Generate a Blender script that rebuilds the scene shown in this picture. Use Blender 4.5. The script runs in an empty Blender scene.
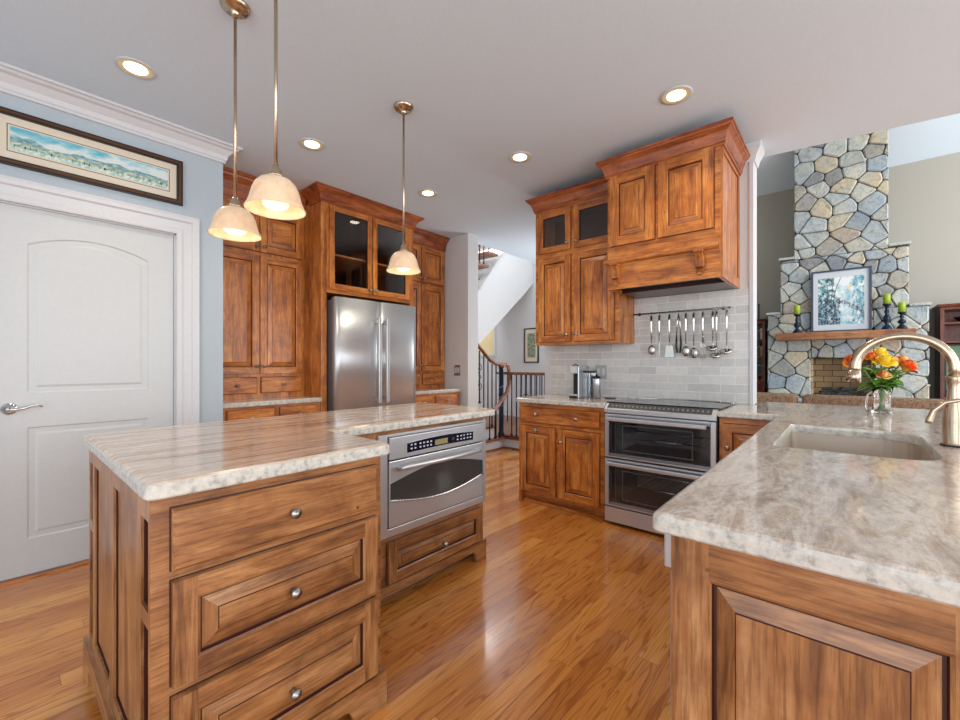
import bpy, bmesh, math, random
from mathutils import Vector, Matrix, noise
R = math.radians
sc = bpy.context.scene
COL = sc.collection

# ------------------------------------------------------------ camera, world, lights, exposure
cam_d = bpy.data.cameras.new('camera'); cam = bpy.data.objects.new('camera', cam_d); COL.objects.link(cam)
cam.location = (0, 0, 1.21); cam.rotation_euler = (R(90), 0, R(-49))
cam_d.sensor_width = 36; cam_d.lens = 420 / 960 * 36; cam_d.shift_y = 4 / 960; cam_d.clip_start = .02
sc.camera = cam
w = bpy.data.worlds.new('world'); sc.world = w; w.use_nodes = True
w.node_tree.nodes['Background'].inputs[0].default_value = (.86, .93, 1.0, 1)
w.node_tree.nodes['Background'].inputs[1].default_value = 1.4
def area(name, loc, target, sx, sy, power, col=(1, 1, 1)):
    d = bpy.data.lights.new(name, 'AREA'); d.shape = 'RECTANGLE'; d.size = sx; d.size_y = sy; d.energy = power; d.color = col
    o = bpy.data.objects.new(name, d); COL.objects.link(o); o.location = loc
    o.rotation_euler = (Vector(target) - Vector(loc)).to_track_quat('-Z', 'Y').to_euler(); return o
area('daylight_breakfast_windows', (-2.3, -.8, 1.5), (2.5, 1.8, 1.2), 3.2, 2.2, 45, (.95, .97, 1))
area('daylight_side_windows', (1.2, -3.4, 1.6), (1.8, 2.5, 1.2), 3.4, 2.2, 90, (1, .98, .95))
area('daylight_living_windows', (6.6, -4.6, 3.2), (8.2, 1.0, 2.2), 3.6, 4.5, 320, (1, .98, .95))
area('daylight_stair_window', (5.9, 5.6, 4.6), (5.2, 3.6, .6), 1.6, 1.6, 170, (.97, .98, 1))
area('hall_fill', (5.5, 2.45, 1.6), (4.7, 4.6, 1.5), .9, 2.0, 38, (1, .99, .97))  # unseen fill lamp, added to brighten the hall
sc.view_settings.view_transform = 'Standard'; sc.view_settings.look = 'None'
sc.view_settings.gamma = 1; sc.view_settings.use_curve_mapping = False
sc.view_settings.exposure = 0.0
try: sc.cycles.max_bounces = 8; sc.cycles.use_denoising = True
except Exception: pass

# ------------------------------------------------------------ node helpers and materials
def lin(c):
    return tuple((x / 255 / 12.92) if x / 255 <= .04045 else ((x / 255 + .055) / 1.055) ** 2.4 for x in c) + (1,)
class NT:
    def __init__(s, name):
        s.m = bpy.data.materials.new(name); s.m.use_nodes = True; s.t = s.m.node_tree; s.n = s.t.nodes; s.b = s.n['Principled BSDF']
    def new(s, typ, **kw):
        n = s.n.new(typ)
        for k, v in kw.items(): setattr(n, k, v)
        return n
    def link(s, a, b): s.t.links.new(a, b)
    def setb(s, **kw):
        for k, v in kw.items(): s.b.inputs[k.replace('_', ' ')].default_value = v
    def coords(s, scale=(1, 1, 1), rnd=True, rot=(0, 0, 0), kind='Object'):
        tc = s.new('ShaderNodeTexCoord'); mp = s.new('ShaderNodeMapping')
        mp.inputs['Scale'].default_value = scale; mp.inputs['Rotation'].default_value = rot
        s.link(tc.outputs[kind], mp.inputs['Vector'])
        if rnd:
            oi = s.new('ShaderNodeObjectInfo'); mu = s.new('ShaderNodeMath', operation='MULTIPLY'); mu.inputs[1].default_value = 37
            s.link(oi.outputs['Random'], mu.inputs[0]); s.link(mu.outputs[0], mp.inputs['Location'])
        return mp.outputs[0]
    def noise(s, v, scale, detail=4, rough=.55, dist=0, out='Fac'):
        n = s.new('ShaderNodeTexNoise'); n.inputs['Scale'].default_value = scale; n.inputs['Detail'].default_value = detail
        n.inputs['Roughness'].default_value = rough; n.inputs['Distortion'].default_value = dist
        if v is not None: s.link(v, n.inputs['Vector'])
        return n.outputs[out]
    def ramp(s, f, stops):
        r = s.new('ShaderNodeValToRGB'); e = r.color_ramp.elements
        while len(e) < len(stops): e.new(.5)
        for el, (p, c) in zip(e, stops): el.position = p; el.color = c
        s.link(f, r.inputs[0]); return r.outputs[0]
    def mix(s, f, a, b, mode='MIX'):
        m = s.new('ShaderNodeMix', data_type='RGBA', blend_type=mode)
        for sock, v in ((m.inputs[0], f), (m.inputs[6], a), (m.inputs[7], b)):
            if hasattr(v, 'is_linked'): s.link(v, sock)
            else: sock.default_value = v
        return m.outputs[2]
    def bump(s, h, strength=.2, dist=.01):
        b = s.new('ShaderNodeBump'); b.inputs['Strength'].default_value = strength; b.inputs['Distance'].default_value = dist
        s.link(h, b.inputs['Height']); s.link(b.outputs[0], s.b.inputs['Normal'])
    def color(s, c): s.link(c, s.b.inputs['Base Color'])
def plain(name, rgb, rough=.5, metal=0, bumpy=0, bscale=60, **kw):
    m = NT(name); v = m.coords(rnd=False); f = m.noise(v, bscale, 3)
    c = lin(rgb); d = tuple(x * .9 for x in c[:3]) + (1,)
    m.color(m.mix(f, d, c)); m.setb(Roughness=rough, Metallic=metal)
    if bumpy: m.bump(f, bumpy, .005)
    for k, x in kw.items(): m.b.inputs[k.replace('_', ' ')].default_value = x
    return m.m
def wood(name, ax, dark, mid, light, rough=.34):
    m = NT(name)
    sc_ = {'X': (1.0, 7, 7), 'Y': (7, 1.0, 7), 'Z': (7, 7, 1.0)}[ax]
    v = m.coords(sc_)
    g = m.noise(v, 2.1, 8, .62, .9)
    c = m.ramp(g, [(.30, lin(dark)), (.5, lin(mid)), (.72, lin(light))])
    v2 = m.coords(tuple(x * 14 if x > 2 else x * 5 for x in sc_))
    f = m.noise(v2, 1.6, 4, .65)
    c = m.mix(.6, c, m.ramp(f, [(.38, (.42, .34, .28, 1)), (.54, (1, 1, 1, 1))]), 'MULTIPLY')
    v3 = m.coords((1, 1, 1)); b = m.noise(v3, 7, 5, .62, .6)
    c = m.mix(.8, c, m.ramp(b, [(.34, (.62, .54, .5, 1)), (.5, (.95, .92, .9, 1)), (.66, (1.12, 1.1, 1.04, 1))]), 'MULTIPLY')
    kn = m.new('ShaderNodeTexVoronoi'); kn.inputs['Scale'].default_value = 7; m.link(v3, kn.inputs['Vector'])
    c = m.mix(1, c, m.ramp(kn.outputs['Distance'], [(.02, (.2, .13, .1, 1)), (.045, (1, 1, 1, 1))]), 'MULTIPLY')
    m.color(c); m.setb(Roughness=rough, Coat_Weight=.2, Coat_Roughness=.2); m.bump(f, .05, .003)
    return m.m
def wset(pre, *cols, **kw): return {a: wood(pre + ' grain ' + a, a, *cols, **kw) for a in 'XYZ'}
WC = wset('alder', (132, 70, 28), (196, 118, 50), (226, 156, 80))
WI = wset('alder in cooler light', (104, 66, 42), (164, 112, 68), (198, 150, 104))  # same alder as WC, cooler island light put into a browner colour
WK = wset('crown alder', (104, 44, 22), (160, 84, 40), (190, 112, 62))
WR = wset('stair oak', (96, 54, 32), (140, 86, 54), (170, 112, 74))
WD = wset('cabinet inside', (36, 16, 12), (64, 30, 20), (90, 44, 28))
WM = wset('mantel timber', (120, 74, 44), (164, 108, 68), (196, 144, 98), rough=.6)
GLAZE = plain('dark glaze', (64, 24, 14), .45)
PEWTER = plain('pewter', (172, 172, 170), .28, 1)
STEEL = None
def brushed(name, rgb, ax, rough=.34):
    m = NT(name); v = m.coords({'X': (1, 60, 60), 'Y': (60, 1, 60), 'Z': (60, 60, 1)}[ax], rnd=False)
    f = m.noise(v, 6, 3); c = lin(rgb); d = tuple(x * .82 for x in c[:3]) + (1,)
    m.color(m.mix(f, d, c)); m.setb(Metallic=.7, Roughness=rough); m.bump(f, .03, .001); return m.m
STEEL = brushed('brushed steel', (205, 208, 212), 'Z')
STEELH = brushed('brushed steel across', (214, 217, 222), 'X')
STEELY = brushed('brushed steel range', (214, 217, 222), 'Y')
NICKEL = plain('brushed nickel', (196, 176, 152), .22, 1)
CHROME = plain('polished chrome', (225, 225, 225), .08, 1)
BLACK = plain('black plastic', (20, 20, 22), .35)
DGLASS = plain('oven glass', (66, 64, 62), .1, 0)
OGLASS = None
COOK = plain('cooktop glass', (34, 35, 38), .07)
NAVY = plain('control panel', (16, 20, 44), .15)
LCD = plain('amber display', (150, 140, 96), .3)
WHITE = plain('white enamel paint', (202, 206, 208), .38)
CEIL = plain('flat ceiling paint', (216, 232, 246), .9)
BLUEW = plain('pale blue wall paint', (180, 192, 201), .8)
GREYW = plain('light grey wall paint', (214, 215, 216), .8)
BEIGE = plain('greige wall paint', (176, 174, 166), .85)
WTRIM = plain('white trim paint', (210, 212, 216), .42)
IRON = plain('blue black iron', (22, 36, 58), .35, .5)
GREENWAX = plain('green candle wax', (150, 176, 44), .5)
SHADOW = plain('dark void', (14, 12, 12), .9)
CREAM = plain('cream mat board', (224, 214, 196), .9)
PALEMAT = plain('pale blue mat board', (206, 216, 226), .9)
def glass(name, rgb=(255, 255, 255), rough=0, ior=1.45):
    m = NT(name); m.setb(Base_Color=lin(rgb), Roughness=rough, IOR=ior, Transmission_Weight=1.0); return m.m
GLASS = glass('clear glass'); 
def thinpane(name):
    m = NT(name); n = m.n; n.remove(m.b)
    tr = m.new('ShaderNodeBsdfTransparent'); gl = m.new('ShaderNodeBsdfGlossy'); gl.inputs['Roughness'].default_value = .03
    mx = m.new('ShaderNodeMixShader'); fr = m.new('ShaderNodeFresnel'); fr.inputs[0].default_value = 1.5
    m.link(fr.outputs[0], mx.inputs[0]); m.link(tr.outputs[0], mx.inputs[1]); m.link(gl.outputs[0], mx.inputs[2])
    m.link(mx.outputs[0], m.n['Material Output'].inputs[0]); return m.m
PANE = thinpane('cabinet pane')
def emis(name, rgb, s):
    m = NT(name); m.setb(Base_Color=lin(rgb), Emission_Color=lin(rgb), Emission_Strength=s, Roughness=.5); return m.m
def ovenpane(name):
    m = NT(name); m.n.remove(m.b); tr = m.new('ShaderNodeBsdfTransparent'); tr.inputs[0].default_value = (.74, .76, .78, 1)
    gl = m.new('ShaderNodeBsdfGlossy'); gl.inputs['Roughness'].default_value = .06; gl.inputs['Color'].default_value = (.9, .9, .9, 1)
    mx = m.new('ShaderNodeMixShader'); fr = m.new('ShaderNodeFresnel'); fr.inputs[0].default_value = 1.55
    m.link(fr.outputs[0], mx.inputs[0]); m.link(tr.outputs[0], mx.inputs[1]); m.link(gl.outputs[0], mx.inputs[2]); m.link(mx.outputs[0], m.n['Material Output'].inputs[0]); return m.m
OGLASS = ovenpane('tinted oven glass')
BULB = emis('frosted bulb', (255, 240, 205), .9)
LENS = emis('downlight lens', (255, 244, 220), 6)
BAFFLE = plain('cream baffle', (236, 224, 176), .5)
def shade_mat():
    m = NT('alabaster glass'); v = m.coords(rnd=False); f = m.noise(v, 14, 4, .6, 1.5)
    m.color(m.ramp(f, [(.3, lin((214, 190, 158))), (.7, lin((232, 216, 190)))]))
    m.setb(Roughness=.3, Transmission_Weight=.15, Subsurface_Weight=.2, Emission_Color=lin((255, 214, 165)), Emission_Strength=.1); return m.m
SHADE = shade_mat()
def floor_mat():
    m = NT('oak strip floor')
    g = m.new('ShaderNodeNewGeometry'); rn = g.outputs['Random Per Island']
    cb = m.new('ShaderNodeCombineXYZ'); mu = m.new('ShaderNodeMath', operation='MULTIPLY'); mu.inputs[1].default_value = 91
    m.link(rn, mu.inputs[0]); [m.link(mu.outputs[0], cb.inputs[i]) for i in (0, 1, 2)]
    tc = m.new('ShaderNodeTexCoord'); ad = m.new('ShaderNodeVectorMath', operation='ADD'); m.link(tc.outputs['Object'], ad.inputs[0]); m.link(cb.outputs[0], ad.inputs[1])
    mp = m.new('ShaderNodeMapping'); mp.inputs['Scale'].default_value = (1.1, 13, 1); m.link(ad.outputs[0], mp.inputs[0])
    n1 = m.noise(mp.outputs[0], 1.3, 2, .5, .5)
    wv = m.new('ShaderNodeMath', operation='MULTIPLY'); wv.inputs[1].default_value = 42; m.link(n1, wv.inputs[0])
    sn = m.new('ShaderNodeMath', operation='SINE'); m.link(wv.outputs[0], sn.inputs[0])
    mp2 = m.new('ShaderNodeMapping'); mp2.inputs['Scale'].default_value = (5, 160, 1); m.link(ad.outputs[0], mp2.inputs[0])
    n2 = m.noise(mp2.outputs[0], 1.2, 4, .6)
    base = m.ramp(rn, [(0, lin((186, 114, 52))), (.35, lin((204, 130, 60))), (.7, lin((216, 144, 70))), (1, lin((230, 164, 86)))])
    c = m.mix(.9, base, m.ramp(sn.outputs[0], [(.1, (1, 1, 1, 1)), (.75, (.93, .9, .86, 1)), (1, (.62, .5, .4, 1))]), 'MULTIPLY')
    c = m.mix(.6, c, m.ramp(n2, [(.35, (.62, .54, .46, 1)), (.58, (1, 1, 1, 1))]), 'MULTIPLY')
    m.color(c); m.setb(Roughness=.2, Coat_Weight=.35, Coat_Roughness=.1); m.bump(n2, .06, .002); return m.m
FLOOR = floor_mat()
def granite(name, rot, stretch, dist, stops, spk=.5, vein=.8):
    m = NT(name); v = m.coords(stretch, rnd=False, rot=rot)
    a = m.noise(v, 2.2, 9, .68, dist); c = m.ramp(a, stops)
    v1 = m.coords(tuple(x * .6 for x in stretch), rnd=False, rot=rot)
    b = m.noise(v1, 1.7, 8, .7, dist * 1.6)
    c = m.mix(vein, c, m.ramp(b, [(.36, (.46, .42, .4, 1)), (.41, (.78, .72, .68, 1)), (.47, (1, 1, 1, 1)), (.66, (1.05, 1.04, 1.02, 1))]), 'MULTIPLY')
    v2 = m.coords(rnd=False); s = m.noise(m.coords((1, 2.2, 1), rnd=False, rot=rot), 42, 6, .75)
    c = m.mix(spk, c, m.ramp(s, [(.36, (.6, .6, .62, 1)), (.55, (1, 1, 1, 1))]), 'MULTIPLY')
    g = m.new('ShaderNodeNewGeometry'); sx = m.new('ShaderNodeSeparateXYZ'); m.link(g.outputs['Normal'], sx.inputs[0])
    edge = m.noise(v2, 38, 6, .7)
    ce = m.ramp(edge, [(.34, lin((156, 152, 144))), (.5, lin((198, 197, 190))), (.66, lin((218, 212, 200)))])
    up = m.ramp(sx.outputs[2], [(.35, (1, 1, 1, 1)), (.8, (0, 0, 0, 1))])
    m.color(m.mix(up, c, ce)); m.setb(Roughness=.14, Coat_Weight=.3, Coat_Roughness=.05)
    m.bump(edge, .1, .004); return m.m
GRI = granite('linear brown granite', (0, 0, R(4)), (.55, 9, 2), .7,
    [(.3, lin((140, 106, 80))), (.42, lin((196, 164, 136))), (.5, lin((228, 212, 196))), (.58, lin((206, 170, 134))), (.66, lin((232, 222, 210))), (.78, lin((168, 152, 140)))])
GRP = granite('swirled taupe granite', (0, 0, R(-34)), (1.5, 6.0, 3), .9,
    [(.3, lin((150, 132, 118))), (.43, lin((200, 182, 166))), (.52, lin((228, 216, 204))), (.6, lin((200, 180, 160))), (.72, lin((232, 222, 212)))], .75, .5)
def tile_mat():
    m = NT('grey subway tile'); tc = m.new('ShaderNodeTexCoord'); sp = m.new('ShaderNodeSeparateXYZ'); m.link(tc.outputs['Object'], sp.inputs[0])
    cb = m.new('ShaderNodeCombineXYZ'); m.link(sp.outputs[1], cb.inputs[0]); m.link(sp.outputs[2], cb.inputs[1])
    b = m.new('ShaderNodeTexBrick'); m.link(cb.outputs[0], b.inputs['Vector'])
    b.inputs['Scale'].default_value = 1; b.inputs['Brick Width'].default_value = .24; b.inputs['Row Height'].default_value = .066
    b.inputs['Mortar Size'].default_value = .0028; b.inputs['Mortar Smooth'].default_value = .25; b.inputs['Bias'].default_value = 0
    b.offset = .4
    b.inputs['Color1'].default_value = lin((200, 200, 198)); b.inputs['Color2'].default_value = lin((222, 222, 219)); b.inputs['Mortar'].default_value = lin((238, 237, 233))
    v = m.coords(rnd=False); n = m.noise(v, 26, 5, .7)
    m.color(m.mix(.5, b.outputs['Color'], m.ramp(n, [(.35, (.8, .8, .8, 1)), (.6, (1, 1, 1, 1))]), 'MULTIPLY'))
    m.setb(Roughness=.22); bp = m.new('ShaderNodeMath', operation='SUBTRACT'); m.link(n, bp.inputs[0]); m.link(b.outputs['Fac'], bp.inputs[1]); m.bump(bp.outputs[0], .25, .004); return m.m
TILE = tile_mat()
def firebrick():
    m = NT('firebrick'); tc = m.new('ShaderNodeTexCoord'); sp = m.new('ShaderNodeSeparateXYZ'); m.link(tc.outputs['Object'], sp.inputs[0])
    cb = m.new('ShaderNodeCombineXYZ'); m.link(sp.outputs[1], cb.inputs[0]); m.link(sp.outputs[2], cb.inputs[1])
    b = m.new('ShaderNodeTexBrick'); m.link(cb.outputs[0], b.inputs['Vector']); b.inputs['Scale'].default_value = 1
    b.inputs['Brick Width'].default_value = .23; b.inputs['Row Height'].default_value = .1; b.inputs['Mortar Size'].default_value = .006
    b.inputs['Color1'].default_value = lin((172, 142, 106)); b.inputs['Color2'].default_value = lin((196, 172, 134)); b.inputs['Mortar'].default_value = lin((90, 80, 66))
    m.color(b.outputs['Color']); m.setb(Roughness=.9); return m.m
FBRICK = firebrick()
def stone_mat():
    m = NT('fieldstone'); g = m.new('ShaderNodeNewGeometry'); rn = g.outputs['Random Per Island']
    c = m.ramp(rn, [(0, lin((150, 164, 176))), (.2, lin((184, 194, 200))), (.4, lin((206, 208, 200))), (.55, lin((176, 188, 194))), (.7, lin((208, 198, 176))), (.85, lin((140, 148, 158))), (1, lin((196, 182, 166)))])
    v = m.coords(rnd=False); n = m.noise(v, 15, 9, .78, .9); n2 = m.noise(v, 3.5, 4, .6, .5)
    c = m.mix(.85, c, m.ramp(n, [(.34, (.3, .33, .38, 1)), (.47, (.82, .84, .86, 1)), (.65, (1.15, 1.13, 1.08, 1))]), 'MULTIPLY')
    c = m.mix(.5, c, m.ramp(n2, [(.35, (.82, .95, 1.1, 1)), (.6, (1.1, 1.03, .9, 1))]), 'MULTIPLY')
    m.color(c); m.setb(Roughness=.85); m.bump(n, .7, .03); return m.m
STONE = stone_mat(); MORTAR = plain('dark mortar', (66, 62, 50), .95)
def fabric(name, a, b, scale=60):
    m = NT(name); v = m.coords(rnd=False); n = m.noise(v, scale, 3, .7); m.color(m.ramp(n, [(.35, lin(a)), (.65, lin(b))])); m.setb(Roughness=.95); m.bump(n, .5, .01); return m.m
SOFA = fabric('brown boucle', (92, 70, 54), (158, 130, 106)); CARPET = fabric('beige carpet', (150, 140, 126), (176, 166, 150))
def vcol_mat(name, rough=.6):
    m = NT(name); a = m.new('ShaderNodeVertexColor'); a.layer_name = 'paint'; m.color(a.outputs[0]); m.setb(Roughness=rough); return m.m
PAINT = vcol_mat('painted picture')

# ------------------------------------------------------------ mesh builder
class FR:   # frame: u along a wall, v up, n outwards
    def __init__(s, kind, val, sign=-1): s.k, s.c, s.s = kind, val, sign; s.ax = 'X' if kind == 'Y' else 'Y'
    def p(s, u, v, n): return (u, s.c + s.s * n, v) if s.k == 'Y' else (s.c + s.s * n, u, v)
    @property
    def N(s): return (0, s.s, 0) if s.k == 'Y' else (s.s, 0, 0)
class MB:
    def __init__(s): s.v, s.f, s.m, s.mats, s.sm = [], [], [], [], []
    def mi(s, mat):
        if mat not in s.mats: s.mats.append(mat)
        return s.mats.index(mat)
    def add(s, vs, fs, mat, smooth=False):
        o = len(s.v); s.v += [tuple(x) for x in vs]; k = s.mi(mat)
        for f in fs: s.f.append([o + i for i in f]); s.m.append(k); s.sm.append(smooth)
        return s
    def box(s, x0, x1, y0, y1, z0, z1, mat):
        vs = [(x, y, z) for x in (x0, x1) for y in (y0, y1) for z in (z0, z1)]
        return s.add(vs, [(0, 1, 3, 2), (4, 6, 7, 5), (0, 4, 5, 1), (2, 3, 7, 6), (0, 2, 6, 4), (1, 5, 7, 3)], mat)
    def fbox(s, F, u0, u1, v0, v1, n0, n1, mat):
        vs = [F.p(u, v, n) for u in (u0, u1) for v in (v0, v1) for n in (n0, n1)]
        return s.add(vs, [(0, 1, 3, 2), (4, 6, 7, 5), (0, 4, 5, 1), (2, 3, 7, 6), (0, 2, 6, 4), (1, 5, 7, 3)], mat)
    def prism(s, pts, axis, a, b, mat, smooth=False):
        def P(p, q): return {'X': (q, p[0], p[1]), 'Y': (p[0], q, p[1]), 'Z': (p[0], p[1], q)}[axis]
        n = len(pts); vs = [P(p, a) for p in pts] + [P(p, b) for p in pts]
        s.add(vs, [tuple(range(n)), tuple(range(n, 2 * n))], mat)
        o = len(s.v) - 2 * n; k = s.mi(mat)
        for i in range(n):
            j = (i + 1) % n; s.f.append([o + i, o + j, o + n + j, o + n + i]); s.m.append(k); s.sm.append(smooth)
        return s
    def lathe(s, prof, org, axis=(0, 0, 1), mat=None, seg=24, smooth=True):
        q = Vector((0, 0, 1)).rotation_difference(Vector(axis)); vs = []; fs = []; n = len(prof)
        for i in range(seg):
            a = 2 * math.pi * i / seg
            for r, h in prof: vs.append(Vector(org) + q @ Vector((r * math.cos(a), r * math.sin(a), h)))
        for i in range(seg):
            j = (i + 1) % seg
            for k in range(n - 1): fs.append((i * n + k, j * n + k, j * n + k + 1, i * n + k + 1))
        return s.add(vs, fs, mat, smooth)
    def tube(s, pts, r, mat, seg=10, cap=True, flat=1.0):
        P = [Vector(p) for p in pts]; n = len(P); rs = r if isinstance(r, (list, tuple)) else [r] * n
        vs = []; fs = []; up = None
        for i in range(n):
            d = (P[min(i + 1, n - 1)] - P[max(i - 1, 0)]).normalized()
            if up is None: up = d.orthogonal().normalized() if abs(d.z) > .95 else (Vector((0, 0, 1)) - d * d.z).normalized()
            up = (up - d * up.dot(d)).normalized(); sd = d.cross(up)
            for k in range(seg):
                a = 2 * math.pi * k / seg; vs.append(P[i] + sd * math.cos(a) * rs[i] + up * math.sin(a) * rs[i] * flat)
        for i in range(n - 1):
            for k in range(seg):
                l = (k + 1) % seg; fs.append((i * seg + k, i * seg + l, (i + 1) * seg + l, (i + 1) * seg + k))
        if cap: fs += [tuple(range(seg)), tuple(range((n - 1) * seg, n * seg))]
        return s.add(vs, fs, mat, True)
    def ball(s, c, r, mat, sx=1, sy=1, sz=1, seg=14, rings=8):
        vs = []; fs = []
        for i in range(rings + 1):
            t = math.pi * i / rings
            for k in range(seg):
                a = 2 * math.pi * k / seg
                vs.append((c[0] + r * sx * math.sin(t) * math.cos(a), c[1] + r * sy * math.sin(t) * math.sin(a), c[2] + r * sz * math.cos(t)))
        for i in range(rings):
            for k in range(seg):
                l = (k + 1) % seg; fs.append((i * seg + k, i * seg + l, (i + 1) * seg + l, (i + 1) * seg + k))
        return s.add(vs, fs, mat, True)
    def sweep(s, path, prof, mat, closed_prof=True):   # outward = right of travel
        P = [Vector((x, y, 0)) for x, y in path]; n = len(P); m = len(prof); vs = []; fs = []
        for i in range(n):
            def rn(a, b): d = (b - a).normalized(); return Vector((d.y, -d.x, 0))
            if i == 0: o = rn(P[0], P[1])
            elif i == n - 1: o = rn(P[-2], P[-1])
            else:
                a, b = rn(P[i - 1], P[i]), rn(P[i], P[i + 1]); o = (a + b); o = o / (o.dot(a))
            for (q, z) in prof: vs.append((P[i] + o * q) + Vector((0, 0, z)))
        for i in range(n - 1):
            for k in range(m):
                l = (k + 1) % m; fs.append((i * m + k, i * m + l, (i + 1) * m + l, (i + 1) * m + k))
        fs += [tuple(range(m)), tuple(range((n - 1) * m, n * m))]
        return s.add(vs, fs, mat)
def rootloc(o):
    while o.parent: o = o.parent
    return o.location
def setp(o, label=None, cat=None, group=None, kind=None):
    for k, v in (('label', label), ('category', cat), ('group', group), ('kind', kind)):
        if v: o[k] = v
    return o
def build(name, mb, parent=None, label=None, bevel=0, loc=None, weld=False, flip=True):
    me = bpy.data.meshes.new(name)
    L = Vector(loc) if loc is not None else (Vector(rootloc(parent)) if parent else Vector((0, 0, 0)))
    me.from_pydata([tuple(Vector(v) - L) for v in mb.v], [], mb.f)
    for m in mb.mats: me.materials.append(m)
    for p, k, sm in zip(me.polygons, mb.m, mb.sm): p.material_index = k; p.use_smooth = sm
    bm = bmesh.new(); bm.from_mesh(me)
    if weld: bmesh.ops.remove_doubles(bm, verts=bm.verts, dist=1e-5)
    bmesh.ops.recalc_face_normals(bm, faces=bm.faces); bm.to_mesh(me); bm.free()
    o = bpy.data.objects.new(name, me); COL.objects.link(o)
    if parent: o.parent = parent
    elif loc is not None: o.location = L
    if bevel:
        b = o.modifiers.new('bevel', 'BEVEL'); b.width = bevel; b.segments = 2; b.limit_method = 'ANGLE'; b.angle_limit = R(50); b.harden_normals = False
    if label: o['label'] = label
    return o
def thing(name, label, cat, loc, group=None):
    o = bpy.data.objects.new(name, None); COL.objects.link(o); o.location = loc; o.empty_display_size = .05
    return setp(o, label, cat, group)
def struct(name, mb, bevel=0, parent=None):
    o = build(name, mb, parent, bevel=bevel)
    if not parent: o['kind'] = 'structure'
    return o
KIDS = {}
def copy_tree(o, loc=None, label=None, parent=None):
    c = o.copy(); COL.objects.link(c)
    if parent: c.parent = parent
    if loc is not None: c.location = loc
    if label: c['label'] = label
    for k in [x for x in list(bpy.data.objects) if x.parent == o]: copy_tree(k, parent=c)
    return c

# ------------------------------------------------------------ joinery
def knob(parent, F, u, v, n, r=.0155, label=None):
    mb = MB(); mb.lathe([(0, 0), (.008, 0), (.006, .006), (.0055, .014), (r * .9, .019), (r, .024), (r * .9, .029), (r * .55, .0305), (r * .5, .033), (0, .034)], F.p(u, v, n), F.N, PEWTER, 16)
    return build('knob', mb, parent, label)
def raised(mb, F, u0, u1, v0, v1, n0, W, th=.02, w=.055, bev=.034, grain=None):
    n1 = n0 + th; Z, U = W['Z'], W[F.ax]
    mb.fbox(F, u0, u0 + w, v0, v1, n0, n1, Z); mb.fbox(F, u1 - w, u1, v0, v1, n0, n1, Z)
    mb.fbox(F, u0 + w, u1 - w, v0, v0 + w, n0, n1, U); mb.fbox(F, u0 + w, u1 - w, v1 - w, v1, n0, n1, U)
    loops = [(0, n1 + .0005, None), (.006, n1 - .004, 'w'), (.008, n1 - .012, 'g'), (.0115, n1 - .012, 'g'), (.0115 + bev, n1 - .004, 'w'), (.0135 + bev, n1 - .0015, 'g')]
    a0, a1, b0, b1 = u0 + w, u1 - w, v0 + w, v1 - w
    prev = None
    for ins, n, kind in loops:
        L = [F.p(a0 + ins, b0 + ins, n), F.p(a1 - ins, b0 + ins, n), F.p(a1 - ins, b1 - ins, n), F.p(a0 + ins, b1 - ins, n)]
        if prev:
            for i in range(4):
                j = (i + 1) % 4; mat = GLAZE if kind == 'g' else (U if i in (0, 2) else Z)
                mb.add([prev[i], prev[j], L[j], L[i]], [(0, 1, 2, 3)], mat)
        prev = L
    mb.add(prev, [(0, 1, 2, 3)], (W['Z'] if (v1 - v0) > (u1 - u0) else U) if grain is None else W[grain])
def door(parent, F, u0, u1, v0, v1, W, kn=None, th=.02, w=.055, name='door', **kw):
    mb = MB(); g = MB(); raised(mb, F, u0, u1, v0, v1, .002, W, th, w, **kw)
    mb.fbox(F, u0 - .003, u1 + .003, v0 - .003, v1 + .003, .0, .0022, GLAZE)
    o = build(name, mb, parent)
    if kn: knob(o, F, kn[0], kn[1], th + .002)
    return o
def slabfront(parent, F, u0, u1, v0, v1, W, knobs=(), th=.02, name='drawer'):
    mb = MB(); c = .006
    mb.fbox(F, u0 - .003, u1 + .003, v0 - .003, v1 + .003, 0, .0022, GLAZE)
    mb.fbox(F, u0, u1, v0, v1, .002, th - c, W[F.ax])
    A = [F.p(u0, v0, th - c), F.p(u1, v0, th - c), F.p(u1, v1, th - c), F.p(u0, v1, th - c)]
    B = [F.p(u0 + c, v0 + c, th), F.p(u1 - c, v0 + c, th), F.p(u1 - c, v1 - c, th), F.p(u0 + c, v1 - c, th)]
    for i in range(4): mb.add([A[i], A[(i + 1) % 4], B[(i + 1) % 4], B[i]], [(0, 1, 2, 3)], W[F.ax])
    mb.add(B, [(0, 1, 2, 3)], W[F.ax])
    o = build(name, mb, parent)
    for (u, v) in knobs: knob(o, F, u, v, th)
    return o
def glassdoor(parent, F, u0, u1, v0, v1, W, kn, w=.05, th=.02):
    mb = MB()
    mb.fbox(F, u0, u0 + w, v0, v1, .002, th, W['Z']); mb.fbox(F, u1 - w, u1, v0, v1, .002, th, W['Z'])
    mb.fbox(F, u0 + w, u1 - w, v0, v0 + w, .002, th, W[F.ax]); mb.fbox(F, u0 + w, u1 - w, v1 - w, v1, .002, th, W[F.ax])
    e = .005
    for (a, b, c, d) in ((u0 + w, u0 + w + e, v0 + w, v1 - w), (u1 - w - e, u1 - w, v0 + w, v1 - w), (u0 + w, u1 - w, v0 + w, v0 + w + e), (u0 + w, u1 - w, v1 - w - e, v1 - w)):
        mb.fbox(F, a, b, c, d, .002, th - .006, GLAZE)
    o = build('door', mb, parent, 'glass-fronted door')
    g = MB(); g.fbox(F, u0 + w, u1 - w, v0 + w, v1 - w, .007, .010, PANE); build('glass_pane', g, o)
    knob(o, F, kn[0], kn[1], th); return o
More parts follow.
